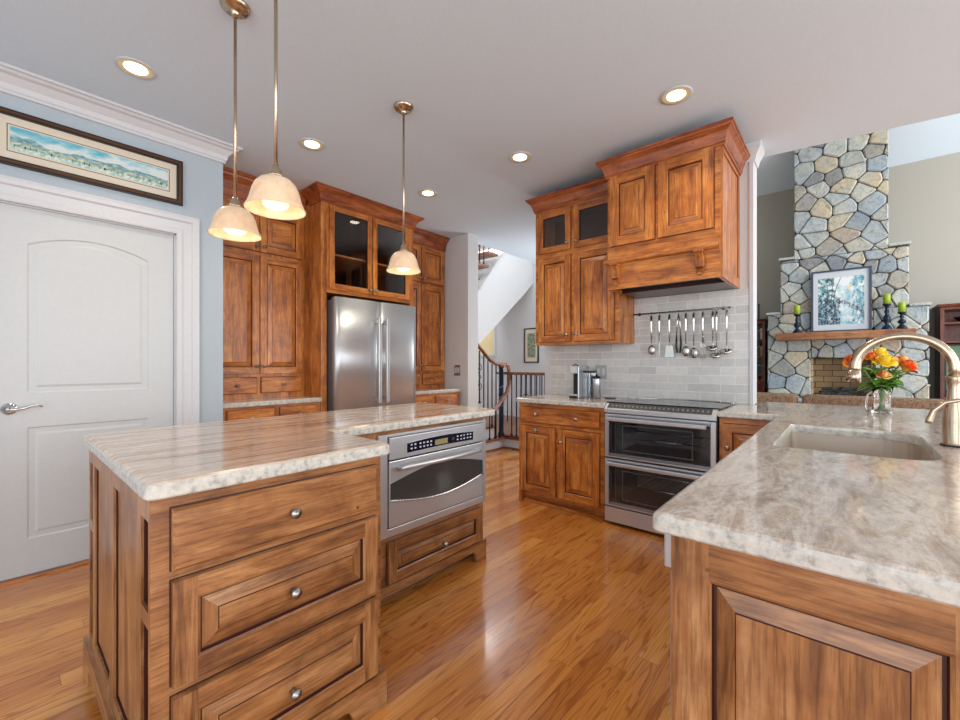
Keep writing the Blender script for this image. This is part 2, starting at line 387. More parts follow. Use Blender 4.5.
CP = lambda z0, z1, o: [(-.002, z0), (.01, z0), (.012, z0 + .012), (.018, z0 + .018), (.018, z0 + .026), (.024, z0 + (z1 - z0) * .38), (o * .5, z0 + (z1 - z0) * .62), (o * .78, z0 + (z1 - z0) * .76), (o * .86, z0 + (z1 - z0) * .78), (o * .9, z0 + (z1 - z0) * .86), (o, z0 + (z1 - z0) * .88), (o, z1), (-.002, z1)]
def faceframe(mb, F, u0, u1, v0, v1, holes, W, th=.02, n0=0):
    """face frame board with rectangular holes (us sorted), made of horizontal bands"""
    vs = sorted({v0, v1} | {h[2] for h in holes} | {h[3] for h in holes})
    for a, b in zip(vs[:-1], vs[1:]):
        hs = sorted([h for h in holes if h[2] <= a + 1e-6 and h[3] >= b - 1e-6]); u = u0
        for h in hs + [(u1, u1, 0, 0)]:
            if h[0] > u + 1e-6: mb.fbox(F, u, h[0], a, b, n0, n0 + th, W['Z'] if hs else W[F.ax])
            u = h[1]

# ============================================================ STRUCTURE
CE = 2.82
# floor of separate oak strips running along X
mb = MB(); random.seed(3); bw = .083; y = -4.0
mb.add([(-3, -4, -.004), (10, -4, -.004), (10, 7.5, -.004), (-3, 7.5, -.004)], [(0, 1, 2, 3)], SHADOW)
while y < 7.4:
    x = -3 - random.random() * 1.2
    while x < 7:
        L = random.uniform(.7, 1.9); a, b = max(x, -3) + .0006, min(x + L, 7) - .0006
        if b > a: mb.add([(a, y + .0006, 0), (b, y + .0006, 0), (b, y + bw - .0006, 0), (a, y + bw - .0006, 0)], [(0, 1, 2, 3)], FLOOR)
        x += L
    y += bw
mb.box(7.0, 10, -6, 2.3, -.03, 0, CARPET)
struct('floor', mb)
mb = MB()
# kitchen ceiling: edge towards the high living room slightly askew, stairwell open beyond y 3.72
pts = [(-3, -4), (4.32, -4), (4.06, -.6), (3.90, .6), (3.84, 2.3), (6.85, 2.3), (6.85, 3.72), (4.0, 3.72), (4.0, 4.5), (-3, 4.5)]
mb.prism(pts, 'Z', CE, CE + .25, CEIL); struct('ceiling', mb)
mb = MB(); mb.box(-3, 1.103, 3.49, 3.62, 0, CE, BLUEW)
# opening for the door
mb = MB()
mb.box(-3, -.04, 3.49, 3.62, 0, CE, BLUEW); mb.box(.815, 1.103, 3.49, 3.62, 0, CE, BLUEW); mb.box(-.04, .815, 3.49, 3.62, 2.115, CE, BLUEW)
mb.box(.98, 1.103, 3.62, 4.5, 0, CE, BLUEW)
struct('wall_left', mb)
mb = MB(); mb.box(.98, 4.0, 4.5, 4.62, 0, CE, GREYW); struct('wall_back', mb)
mb = MB(); mb.box(3.80, 3.99, 3.5, 4.5, 0, CE, GREYW); mb.box(3.80, 3.99, 4.5, 7.2, 0, 5.6, GREYW); mb.box(3.80,3.99,3.74,4.5,CE,5.6,GREYW); struct('wall_pillar', mb)
# range wall (tiled face) and its end
mb = MB()
mb.box(3.65, 3.79, .518, 2.30, 0, CE, GREYW); struct('wall_right', mb)
mb = MB(); mb.box(3.642, 3.65, .535, 2.225, .905, 1.385, TILE); mb.box(3.642, 3.65, .535, 1.385, 1.385, 1.772, TILE)
struct('trim_1', mb)
mb = MB(); mb.prism([(3.636, .508), (3.80, .508), (3.80, .5175), (3.6495, .5175), (3.6495, .532), (3.636, .532)], 'Z', .9105, 2.70, WTRIM)
mb.sweep([(3.65, .60), (3.65, .508), (3.80, .508)], [(0, 2.70), (.01, 2.70), (.02, 2.74), (.05, 2.79), (.05, CE), (0, CE)][::1], WTRIM)
struct('trim_2', mb)
# hall, stairwell and living room walls
mb = MB(); mb.box(6.8, 6.92, 2.3, 7.2, 0, 5.6, GREYW); struct('wall_hall_back', mb)
mb = MB(); mb.box(3.79, 6.8, 2.24, 2.30, 0, 2.82, GREYW); struct('wall_hall_right', mb)
mb = MB(); mb.box(3.99, 6.8, 7.2, 7.3, 0, 5.6, GREYW); struct('wall_hall_left', mb)
mb = MB(); mb.box(3.79, 6.92, 3.73, 7.3, 5.6, 5.7, CEIL); mb.box(3.99, 6.92, 3.62, 3.72, CE + .25, 5.7, GREYW); struct('ceiling_stairwell', mb)
mb = MB(); mb.box(9.8, 9.92, -6, 2.3, 0, 4.5, BEIGE); struct('wall_living_back', mb)
mb = MB(); mb.box(6.92, 9.92, 2.3, 2.4, 0, 9, BEIGE); mb.box(3.84, 6.92, 2.3, 2.4, 3.07, 9, BEIGE); struct('wall_living_left', mb)
mb = MB(); mb.prism([(9.92, 4.42), (3.9, 8.64), (3.9, 8.74), (9.92, 4.6)], 'Y', -6, 2.4, CEIL); struct('ceiling_living', mb)
mb = MB(); mb.box(4.0, 4.1, -4, 2.3, CE + .25, 8.7, BEIGE); struct('wall_living_front', mb)
# crown over the door wall
mb = MB()
mb.sweep([(-3, 3.49), (1.103, 3.49), (1.103, 3.72)], [(0, 2.70), (.014, 2.70), (.014, 2.716), (.02, 2.722), (.026, 2.75), (.055, 2.785), (.075, 2.792), (.085, 2.803), (.10, 2.806), (.10, CE), (0, CE)], WTRIM)
struct('trim_3', mb)
# door casing with plinth cap
mb = MB()
prof = [(.0, 0), (.0, .016), (.012, .02), (.03, .02), (.04, .013), (.085, .016), (.095, .026), (.118, .028), (.122, .03), (.132, .03), (.132, 0)]
def casing(mb, x0, x1, zt, prof, y, mat):
    n = len(prof); vs = []
    for (sx, sz) in ((x0, 0), (x0, zt), (x1, zt), (x1, 0)):
        for (o, t) in prof:
            vs.append((sx + (-o if sx == x0 else o), y - t, sz + (o if sz else 0)))
    fs = []
    for i in range(3):
        for k in range(n):
            l = (k + 1) % n; fs.append((i * n + k, i * n + l, (i + 1) * n + l, (i + 1) * n + k))
    fs += [tuple(range(n)), tuple(range(3 * n, 4 * n))]; mb.add(vs, fs, mat)
casing(mb, -.035, .812, 2.108, prof, 3.49, WTRIM)
mb.box(-.04, -.028, 3.50, 3.62, 0, 2.108, WTRIM); mb.box(.803, .815, 3.50, 3.62, 0, 2.108, WTRIM); mb.box(-.04, .815, 3.50, 3.62, 2.10, 2.115, WTRIM)
struct('trim_4', mb)
mb = MB(); mb.box(-.04, .815, 3.46, 3.62, 0, .008, WC['X']); struct('trim_5', mb)   # threshold strip
mb = MB(); mb.sweep([(.945, 3.49), (1.103, 3.49), (1.103, 3.575)], [(0, 0), (.014, 0), (.014, .1), (.008, .13), (0, .13)], WTRIM); struct('baseboard_left', mb)
# door_1 with two moulded panels (upper one with an arched head)
dt = MB(); dx0, dx1, dz0, dz1, dy = -.024, .80, .015, 2.098, 3.505
def loopbox(a0, a1, b0, b1, arch=0, n=14):
    L = [(a0, b0), (a1, b0)]
    for i in range(n + 1):
        t = i / n; L.append((a1 + (a0 - a1) * t, b1 + arch * (1 - (2 * t - 1) ** 2)))
    return L
def doorslab():
    mb = dt
    panels = [(.112, .663, 1.045, 1.895, .068), (.112, .663, .215, .85, .0)]
    # slab front face built as columns around panels
    mb.box(dx0, dx1, dy + .006, dy + .04, dz0, dz1, WHITE)
    F = FR('Y', dy + .006)
    mb.fbox(F, dx0, .112, dz0, dz1, 0, .006, WHITE); mb.fbox(F, .663, dx1, dz0, dz1, 0, .006, WHITE)
    mb.fbox(F, .112, .663, dz0, .215, 0, .006, WHITE); mb.fbox(F, .112, .663, .85, 1.045, 0, .006, WHITE)
    top = [(.663, dz1), (.112, dz1)] + [(.112 + (.663 - .112) * i / 14, 1.895 + .068 * (1 - (2 * i / 14 - 1) ** 2)) for i in range(15)]
    mb.prism(top, 'Y', dy, dy + .006, WHITE)
    for (a0, a1, b0, b1, ar) in panels:
        prev = None
        for ins, n in ((0, .006), (.012, -.004), (.018, -.004), (.045, .004), (.05, .004)):
            L = [F.p(u, v, n) for u, v in loopbox(a0 + ins, a1 - ins, b0 + ins, b1 - ins, ar)]
            if prev:
                k = len(L)
                for i in range(k): mb.add([prev[i], prev[(i + 1) % k], L[(i + 1) % k], L[i]], [(0, 1, 2, 3)], WHITE)
            prev = L
        mb.add(prev, [tuple(range(len(prev)))], WHITE)
doorslab(); d1 = struct('door_1', dt)
# the slab core must not poke through recesses
mb = MB(); c = (.045, dy, .96)
mb.lathe([(0, 0), (.032, 0), (.034, .004), (.03, .01), (.016, .014), (.012, .045), (0, .047)], c, (0, -1, 0), CHROME, 24)
mb.tube([(.045, dy - .04, .96), (.075, dy - .048, .958), (.105, dy - .05, .965), (.13, dy - .05, .975), (.155, dy - .05, .978), (.172, dy - .048, .968)], [.012, .010, .008, .0065, .006, .007], CHROME, 12)
build('door_handle', mb, d1, 'curved chrome lever handle')

# ============================================================ LIGHT FITTINGS
def downlight(loc, label, first=[None]):
    if first[0] is None:
        t = thing('recessed_light', label, 'ceiling light', loc, 'recessed ceiling lights'); x, y, z = loc
        mb = MB(); mb.lathe([(.072, -.004), (.088, -.006), (.09, -.001), (.072, -.001), (.072, -.004)], (x, y, z), (0, 0, 1), WTRIM, 40); build('trim_ring', mb, t)
        mb = MB(); mb.lathe([(.074, -.0045), (.052, -.0025), (.0, -.0025)], (x, y, z), (0, 0, 1), BAFFLE, 40); build('baffle', mb, t)
        mb = MB(); mb.lathe([(0, -.009), (.03, -.0085), (.05, -.006), (.052, -.003)], (x, y, z), (0, 0, 1), LENS, 32); build('bulb', mb, t)
        d = bpy.data.lights.new('downlight_lamp', 'SPOT'); d.energy = 22; d.spot_size = R(120); d.spot_blend = .9; d.color = (1, .88, .7); d.shadow_soft_size = .05
        l = bpy.data.objects.new('lamp', d); COL.objects.link(l); l.parent = t; l.location = (0, 0, -.03)
        first[0] = t; return t
    return copy_tree(first[0], loc, label)
K = 1.0126
for (x, y), lb in zip([(.49, 2.875), (1.494, 2.908), (2.63, 2.927), (2.636, 1.885), (2.634, .754)],
    ['round recessed ceiling light above the white arched door, nearest the framed panorama',
     'round recessed ceiling light above the pantry cabinet, right of the paired pendants',
     'small recessed ceiling light in front of the refrigerator cabinet, beside the lone far pendant',
     'recessed ceiling light left of the range cabinets, in mid ceiling above the aisle',
     'recessed ceiling light just above and in front of the hood cabinet crown']):
    downlight((x * K, y * K, CE), lb)
def pendant(loc, label, first=[None]):
    if first[0] is None:
        t = thing('pendant_lamp', label, 'pendant light', loc, 'pendant lamps over the island'); x, y, z = loc; zb = -1.05
        mb = MB(); mb.lathe([(0, -.052), (.012, -.05), (.018, -.04), (.02, -.03), (.045, -.024), (.058, -.014), (.062, -.004), (.062, 0), (0, 0)], loc, (0, 0, 1), NICKEL, 32); build('canopy', mb, t)
        mb = MB(); mb.tube([(x, y, z - .05), (x, y, z + zb + .17)], .0065, NICKEL, 10); build('stem', mb, t)
        mb = MB(); mb.lathe([(0, .19), (.010, .19), (.013, .18), (.021, .17), (.023, .146), (.021, .128), (0, .128)], (x, y, z + zb), (0, 0, 1), NICKEL, 24)
        mb.lathe([(.0, .152), (.028, .151), (.031, .147), (.028, .142), (0, .14)], (x, y, z + zb), (0, 0, 1), NICKEL, 24); build('socket_cap', mb, t)
        prof = [(.022, .141), (.038, .139), (.056, .131), (.071, .115), (.081, .094), (.087, .072), (.092, .052), (.099, .034), (.106, .022), (.1055, .018), (.102, .020), (.095, .033), (.088, .051), (.083, .071), (.077, .091), (.067, .111), (.053, .126), (.037, .134), (.022, .136), (.022, .141)]
        mb = MB(); mb.lathe(prof, (x, y, z + zb), (0, 0, 1), SHADE, 40); build('lamp_shade', mb, t)
        mb = MB(); mb.lathe([(0, .022), (.02, .024), (.036, .030), (.046, .038), (.047, .056), (.038, .08), (.022, .1), (.014, .125), (0, .126)], (x, y, z + zb), (0, 0, 1), BULB, 24); build('bulb', mb, t)
        d = bpy.data.lights.new('pendant_lamp_light', 'POINT'); d.energy = .7; d.color = (1, .84, .62); d.shadow_soft_size = .05
        l = bpy.data.objects.new('lamp', d); COL.objects.link(l); l.parent = t; l.location = (0, 0, zb - .03)
        first[0] = t; return t
    return copy_tree(first[0], loc, label)
pendant((.70 * 1.005, 2.07, CE), 'bell-shaped alabaster glass pendant lamp hanging nearest the corner of the white door wall')
pendant((.69, 1.62, CE), 'largest-looking alabaster glass pendant, hanging in front, over the near end of the island')
pendant((1.67, 2.085, CE), 'alabaster glass pendant lamp hanging alone in front of the refrigerator cabinet')

# ============================================================ PICTURES
def picture(parent, F, u0, u1, v0, v1, n, fn, nu, nv, name='painting', lean=0):
    vs, fs, cols = [], [], []
    for j in range(nv + 1):
        for i in range(nu + 1):
            a, b = i / nu, j / nv; vs.append(F.p(u0 + (u1 - u0) * a, v0 + (v1 - v0) * b, n)); cols.append(fn(a, b))
    for j in range(nv):
        for i in range(nu): q = j * (nu + 1) + i; fs.append((q, q + 1, q + nu + 2, q + nu + 1))
    mb = MB().add(vs, fs, PAINT); o = build(name, mb, parent)
    ca = o.data.color_attributes.new('paint', 'FLOAT_COLOR', 'POINT')
    for i, c in enumerate(cols): ca.data[i].color = lin(tuple(max(0, min(255, x)) for x in c))
    return o
def lerp(a, b, t): t = max(0, min(1, t)); return tuple(x + (y - x) * t for x, y in zip(a, b))
def fb(x, y, s=0): return noise.fractal(Vector((x, y, s)), 1.0, 2.0, 4)
def frame4(mb, F, u0, u1, v0, v1, w, n0, n1, mat, mat2=None, w2=0):
    for (a, b, c, d) in ((u0, u0 + w, v0, v1), (u1 - w, u1, v0, v1), (u0 + w, u1 - w, v0, v0 + w), (u0 + w, u1 - w, v1 - w, v1)): mb.fbox(F, a, b, c, d, n0, n1, mat)
    if mat2:
        e, k = w * .35, w * .7
        for (a, b, c, d) in ((u0 + e, u0 + k, v0 + e, v1 - e), (u1 - k, u1 - e, v0 + e, v1 - e), (u0 + k, u1 - k, v0 + e, v0 + k), (u0 + k, u1 - k, v1 - k, v1 - e)): mb.fbox(F, a, b, c, d, n1 - .001, n1 + .005, mat2)
t = thing('framed_picture', 'wide framed panorama of misty mountains hung above the white door', 'picture', (.4, 3.485, 2.31))
F = FR('Y', 3.489); BRZ = plain('dark bronze frame', (30, 20, 15), .4); BRZ2 = plain('bronze bead', (96, 62, 38), .35, .4)
mb = MB(); frame4(mb, F, -.045, .847, 2.308, 2.613, .034, 0, .024, BRZ, BRZ2); build('frame', mb, t)
mb = MB(); mb.fbox(F, -.012, .814, 2.34, 2.58, .004, .008, CREAM); build('mat_board', mb, t)
mb = MB(); frame4(mb, F, .035, .775, 2.385, 2.538, .004, .0075, .009, plain('mat bevel line', (120, 100, 84), .8)); build('mat_line', mb, t)
def panorama(a, b):
    c = lerp((214, 224, 222), (96, 178, 200), (b - .55) * 2 + fb(a * 9, b * 3) * .9 + (.25 - a) * .5)
    r1 = .52 + .16 * fb(a * 6, 1) + .05 * math.cos(a * 9); r2 = .36 + .10 * fb(a * 10, 4)
    if b < r1: c = lerp((96, 142, 152), (170, 196, 196), fb(a * 30, b * 9) + .4)
    if b < r2: c = lerp((120, 150, 130), (206, 216, 196), fb(a * 34, b * 8, 3) + .5)
    if b < .16: c = lerp((150, 190, 186), (226, 232, 222), fb(a * 50, b * 6, 5) + .5)
    if abs(b - .2) < .05 and fb(a * 70, 2.0, 7) > .28: c = (26, 34, 38)
    return c
picture(t, F, .048, .763, 2.398, 2.526, .0095, panorama, 260, 44)

# ============================================================ LEFT CABINET RUN
def countertop(name, label, poly, z0, z1, mat, r=.012, loc=None):
    mb = MB(); n = len(poly)
    # offset helper
    area2 = sum(poly[i][0] * poly[(i + 1) % n][1] - poly[(i + 1) % n][0] * poly[i][1] for i in range(n)); sg = 1 if area2 > 0 else -1
    def off(d):
        out = []
        for i in range(n):
            a, b, c = Vector(poly[i - 1]), Vector(poly[i]), Vector(poly[(i + 1) % n])
            e1, e2 = (b - a).normalized(), (c - b).normalized()
            n1, n2 = Vector((e1.y, -e1.x)) * sg, Vector((e2.y, -e2.x)) * sg
            m = n1 + n2; m = m / max(.25, m.dot(n1)); out.append(b - m * d)
        return out
    lev = [(.003, z0), (0, z0 + .004), (0, z1 - r), (r * .3, z1 - r * .35), (r, z1)]
    vs = []
    for d, z in lev: vs += [(p.x, p.y, z) for p in off(d)]
    fs = [tuple(range(n)), tuple(range((len(lev) - 1) * n, len(lev) * n))]
    mb.add(vs, fs, mat); o = len(mb.v) - len(vs); k = mb.mi(mat)
    for L in range(len(lev) - 1):
        for i in range(n):
            j = (i + 1) % n; mb.f.append([L * n + i, L * n + j, (L + 1) * n + j, (L + 1) * n + i]); mb.m.append(k); mb.sm.append(False)
    ob = build(name, mb, loc=loc or (poly[0][0], poly[0][1], z0)); setp(ob, label, 'countertop'); return ob
def rounded(poly, r, seg=5):
    out = []; n = len(poly)
    for i in range(n):
        rr = r[i] if isinstance(r, (list, tuple)) else r
        a, b, c = Vector(poly[i - 1]), Vector(poly[i]), Vector(poly[(i + 1) % n])
        if rr <= 0: out.append(tuple(b)); continue
        p, q = b + (a - b).normalized() * rr, b + (c - b).normalized() * rr
        for k in range(seg + 1):
            t = k / seg; out.append(tuple(p * (1 - t) ** 2 + b * 2 * t * (1 - t) + q * t * t))
    return out
def base_carcass(t, F, u0, u1, depth, z1, W, toe=.09, holes=(), toeback=.06, kick=True):
    mb = MB(); mb.fbox(F, u0, u1, toe, z1, -depth, -.001, W['Z']); faceframe(mb, F, u0, u1, toe, z1, [], W, .0012, -.001)
    if kick: mb.fbox(F, u0 + .002, u1 - .002, 0, toe, -depth + .01, -toeback, W[F.ax])
    return build('body', mb, t)
# left pantry base
F = FR('Y', 3.60)
t = thing('base_cabinet', 'low wooden base cabinet under the narrow granite ledge beside the refrigerator', 'cabinet', (1.5, 3.9, 0))
base_carcass(t, F, 1.105, 1.928, .88, .868, WC)
for a, b in ((1.16, 1.515), (1.565, 1.90)): slabfront(t, F, a, b, .70, .845, WC, [((a + b) / 2, .775)])
for a, b, k in ((1.16, 1.515, 1.49), (1.565, 1.90, 1.59)): door(t, F, a, b, .12, .67, WC, (k, .62))
countertop('granite_countertop', 'narrow pale granite ledge in front of the tall pantry doors left of the refrigerator', [(1.106, 3.575), (1.928, 3.575), (1.928, 4.49), (1.106, 4.49)], .87, .908, GRP, .008)
# left pantry upper (stands on the ledge)
F = FR('Y', 3.90)
t = thing('pantry_cabinet', 'tall wooden pantry cabinet with knob doors left of the refrigerator, behind two pendants', 'cabinet', (1.5, 4.2, .908))
mb = MB(); mb.box(1.106, 1.928, 3.9, 4.49, .909, 2.66, WC['Z']); build('body', mb, t)
door(t, F, 1.115, 1.512, 1.125, 2.165, WC, (1.485, 1.19)); door(t, F, 1.52, 1.90, 1.125, 2.165, WC, (1.548, 1.19))
door(t, F, 1.115, 1.512, 2.20, 2.58, WC, (1.485, 2.24)); door(t, F, 1.52, 1.90, 2.20, 2.58, WC, (1.548, 2.24))
slabfront(t, F, 1.115, 1.495, .955, 1.095, WC, [(1.33, 1.025)]); slabfront(t, F, 1.53, 1.895, .955, 1.095, WC, [(1.715, 1.025)])
mb = MB(); mb.sweep([(1.106, 3.9), (1.926, 3.9)], CP(2.60, CE - .002, .09), WK['X']); build('crown_moulding', mb, t)
# fridge tower
F = FR('Y', 3.59)
t = thing('refrigerator_surround', 'tall wooden cabinet around and over the steel refrigerator, with two glass doors', 'cabinet', (2.46, 4.0, 0))
mb = MB(); mb.box(1.93, 1.985, 3.59, 4.49, 0, 2.72, WC['Z']); mb.box(2.955, 3.01, 3.59, 4.49, 0, 2.72, WC['Z']); build('side_panel', mb, t)
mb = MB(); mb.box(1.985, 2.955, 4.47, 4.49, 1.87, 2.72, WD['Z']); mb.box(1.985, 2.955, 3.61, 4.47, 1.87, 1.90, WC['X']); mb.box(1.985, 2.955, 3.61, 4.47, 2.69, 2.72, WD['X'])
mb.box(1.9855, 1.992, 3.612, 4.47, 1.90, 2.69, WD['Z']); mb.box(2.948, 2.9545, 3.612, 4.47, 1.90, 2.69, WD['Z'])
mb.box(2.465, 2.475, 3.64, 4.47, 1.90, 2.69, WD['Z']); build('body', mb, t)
mb = MB(); mb.box(1.993, 2.464, 3.64, 4.46, 2.235, 2.253, WC['X']); mb.box(2.476, 2.947, 3.64, 4.46, 2.235, 2.253, WC['X']); build('shelf', mb, t)
mb = MB(); faceframe(mb, F, 1.985, 2.955, 1.87, 2.72, [(2.02, 2.45, 1.92, 2.66), (2.49, 2.92, 1.92, 2.66)], WC, .02, -.02); build('face_frame', mb, t)
glassdoor(t, F, 2.005, 2.464, 1.905, 2.68, WC, (2.435, 1.945)); glassdoor(t, F, 2.476, 2.935, 1.905, 2.68, WC, (2.505, 1.945))
mb = MB(); mb.sweep([(1.93, 3.80), (1.93, 3.59), (3.01, 3.59), (3.01, 3.80)], CP(2.69, CE - .001, .085), WK['X']); build('crown_moulding', mb, t)
# refrigerator
t = thing('refrigerator', 'stainless steel French door refrigerator with two vertical bar handles', 'refrigerator', (2.46, 3.9, 0))
mb = MB(); mb.box(2.0, 2.94, 3.535, 4.40, .03, 1.80, plain('grey fridge side', (96, 98, 102), .4, .3)); mb.box(2.05, 2.12, 3.56, 3.7, .0, .03, BLACK); mb.box(2.82, 2.89, 3.56, 3.7, 0, .03, BLACK); mb.box(2.05, 2.12, 4.2, 4.3, .0, .03, BLACK); mb.box(2.82, 2.89, 4.2, 4.3, 0, .03, BLACK); build('body', mb, t)
def fdoor(x0, x1, z0, z1):
    n = 12; pts = []
    for i in range(n + 1):
        u = i / n; pts.append((x0 + (x1 - x0) * u, 3.468 - .018 * (1 - (2 * u - 1) ** 4)))
    pts += [(x1, 3.533), (x0, 3.533)]; m = MB(); m.prism(pts, 'Z', z0, z1, STEEL, True); return m
for x0, x1, z0, z1, nm in ((2.002, 2.467, .70, 1.82, 'door'), (2.473, 2.938, .70, 1.82, 'door'), (2.002, 2.938, .08, .685, 'freezer_drawer')):
    d = build(nm, fdoor(x0, x1, z0, z1), t)
    mb = MB()
    if nm == 'door':
        hx = 2.425 if x0 < 2.2 else 2.515
        mb.box(hx - .017, hx + .017, 3.375, 3.402, .83, 1.66, STEEL)
        for hz in (.85, 1.60): mb.box(hx - .012, hx + .012, 3.40, 3.452, hz, hz + .04, STEEL)
    else:
        mb.box(2.1, 2.84, 3.385, 3.402, .60, .626, STEELH)
        for hz in (2.12, 2.79): mb.box(hz, hz + .03, 3.40, 3.452, .602, .624, STEELH)
    build('handle', mb, d, bevel=.006)
# right pantry
F = FR('Y', 3.60)
t = thing('base_cabinet', 'low drawer cabinet under the granite ledge between refrigerator and grey pillar', 'cabinet', (3.4, 3.9, 0))
base_carcass(t, F, 3.012, 3.745, .88, .868, WC)
for a, b in ((3.03, 3.30), (3.345, 3.70)): slabfront(t, F, a, b, .70, .845, WC, [((a + b) / 2, .775)])
for a, b, k in ((3.03, 3.30, 3.275), (3.345, 3.70, 3.37)): door(t, F, a, b, .12, .67, WC, (k, .62))
countertop('granite_countertop', 'short pale granite ledge right of the refrigerator beside the grey pillar', [(3.013, 3.575), (3.765, 3.575), (3.765, 4.49), (3.013, 4.49)], .87, .908, GRP, .008)
F = FR('Y', 3.90)
t = thing('pantry_cabinet', 'tall wooden pantry cabinet right of the refrigerator against the grey pillar', 'cabinet', (3.4, 4.2, .908))
mb = MB(); mb.box(3.013, 3.79, 3.9, 4.49, .909, 2.70, WC['Z']); build('body', mb, t)
for z0, z1, kz in ((1.125, 2.175, 1.19), (2.21, 2.64, 2.25)):
    door(t, F, 3.04, 3.372, z0, z1, WC, (3.345, kz)); door(t, F, 3.385, 3.765, z0, z1, WC, (3.412, kz))
slabfront(t, F, 3.04, 3.36, .955, 1.095, WC, [(3.2, 1.025)]); slabfront(t, F, 3.41, 3.765, .955, 1.095, WC, [(3.585, 1.025)])
mb = MB(); mb.sweep([(3.013, 3.9), (3.796, 3.9)], CP(2.66, CE - .002, .09), WK['X']); build('crown_moulding', mb, t)
# switch plate on pillar
def plate(name, label, cat, F, u0, u1, v0, v1, mat, inner):
    t = thing(name, label, cat, F.p((u0 + u1) / 2, v0, 0)); mb = MB(); mb.fbox(F, u0, u1, v0, v1, .0005, .006, mat); build('cover_plate', mb, t, bevel=.002)
    for (a, b, c, d, m, nm) in inner: k = MB(); k.fbox(F, a, b, c, d, .006, .010, m); build(nm, k, t)
plate('switch_plate', 'steel two-gang switch plate on the grey pillar', 'switch', FR('X', 3.80), 3.63, 3.73, 1.065, 1.195, PEWTER,
      [(3.642, 3.672, 1.095, 1.165, WHITE, 'rocker_switch'), (3.688, 3.718, 1.095, 1.165, WHITE, 'rocker_switch')])

# ============================================================ ISLAND
IZ = .893
NX0, NX1, NY, BY = .238, .893, 1.245, 2.24
F = FR('Y', NY)
t = thing('island_drawer_cabinet', 'wooden island end cabinet with three stacked drawers and panelled side', 'kitchen island', (.56, 1.75, 0))
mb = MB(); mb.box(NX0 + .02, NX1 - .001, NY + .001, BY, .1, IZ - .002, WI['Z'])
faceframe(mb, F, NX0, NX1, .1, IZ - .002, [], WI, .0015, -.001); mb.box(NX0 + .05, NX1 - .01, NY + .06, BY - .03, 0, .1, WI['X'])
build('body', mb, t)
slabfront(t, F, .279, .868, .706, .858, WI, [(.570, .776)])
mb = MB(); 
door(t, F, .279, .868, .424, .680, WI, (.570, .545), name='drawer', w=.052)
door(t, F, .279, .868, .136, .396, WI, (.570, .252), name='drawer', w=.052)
# panelled left side
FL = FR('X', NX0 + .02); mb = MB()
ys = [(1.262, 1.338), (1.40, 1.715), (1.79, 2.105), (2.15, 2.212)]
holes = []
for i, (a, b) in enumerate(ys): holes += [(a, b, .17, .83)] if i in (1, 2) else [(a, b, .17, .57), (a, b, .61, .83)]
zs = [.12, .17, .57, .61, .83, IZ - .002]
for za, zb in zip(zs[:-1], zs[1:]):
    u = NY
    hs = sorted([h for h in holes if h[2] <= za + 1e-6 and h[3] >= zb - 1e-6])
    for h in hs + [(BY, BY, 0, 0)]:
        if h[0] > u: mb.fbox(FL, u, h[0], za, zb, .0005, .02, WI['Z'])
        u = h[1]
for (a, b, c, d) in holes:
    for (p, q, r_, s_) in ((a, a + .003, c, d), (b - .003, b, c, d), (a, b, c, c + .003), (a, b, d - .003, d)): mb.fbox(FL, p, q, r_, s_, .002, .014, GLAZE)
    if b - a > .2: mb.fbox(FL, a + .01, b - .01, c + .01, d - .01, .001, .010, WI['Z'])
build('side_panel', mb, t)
# bracket-foot plinth
def plinth(F, u0, u1, h, foot, mat, n0=0, n1=.02, rise=.058):
    r = .035
    pts = [(u0, 0), (u0 + foot, 0)] + [(u0 + foot + r * (1 - math.cos(k * math.pi / 8)), rise * math.sin(k * math.pi / 8) * 1.2) for k in range(1, 5)]
    pts += [(2 * (u0 + u1) / 2 - p, q) for p, q in pts[::-1]] + [(u1, h - .012), (u1 - .0, h), (u0, h)]
    mb = MB(); f = [F.p(p, q, n0) for p, q in pts] + [F.p(p, q, n1) for p, q in pts]; n = len(pts)
    mb.add(f, [tuple(range(n)), tuple(range(n, 2 * n))] + [(i, (i + 1) % n, n + (i + 1) % n, n + i) for i in range(n)], mat); return mb
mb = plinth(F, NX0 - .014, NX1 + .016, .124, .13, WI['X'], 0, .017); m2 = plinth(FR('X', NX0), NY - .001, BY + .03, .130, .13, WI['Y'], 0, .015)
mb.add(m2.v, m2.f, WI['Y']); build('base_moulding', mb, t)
# far block with oven
FX0, FX1, FY_ = .895, 1.995, 1.71; F = FR('Y', FY_)
t = thing('island_oven_cabinet', 'wooden island cabinet holding the built-in oven, with one drawer below', 'kitchen island', (1.45, 2.0, 0))
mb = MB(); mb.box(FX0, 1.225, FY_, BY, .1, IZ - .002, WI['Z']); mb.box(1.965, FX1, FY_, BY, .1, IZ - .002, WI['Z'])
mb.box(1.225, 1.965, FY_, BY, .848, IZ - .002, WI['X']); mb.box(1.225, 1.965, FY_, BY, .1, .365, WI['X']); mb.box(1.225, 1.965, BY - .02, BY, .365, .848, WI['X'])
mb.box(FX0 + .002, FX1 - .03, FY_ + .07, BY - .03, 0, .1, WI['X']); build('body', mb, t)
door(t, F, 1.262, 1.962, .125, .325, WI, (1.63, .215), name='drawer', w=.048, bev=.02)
mb = plinth(F, FX0 + .02, FX1 + .014, .116, .09, WI['X'], 0, .016); m2 = plinth(FR('X', FX1, 1), FY_ - .001, BY + .03, .116, .1, WI['Y'], 0, .014); mb.add(m2.v, m2.f, WI['Y']); build('base_moulding', mb, t)
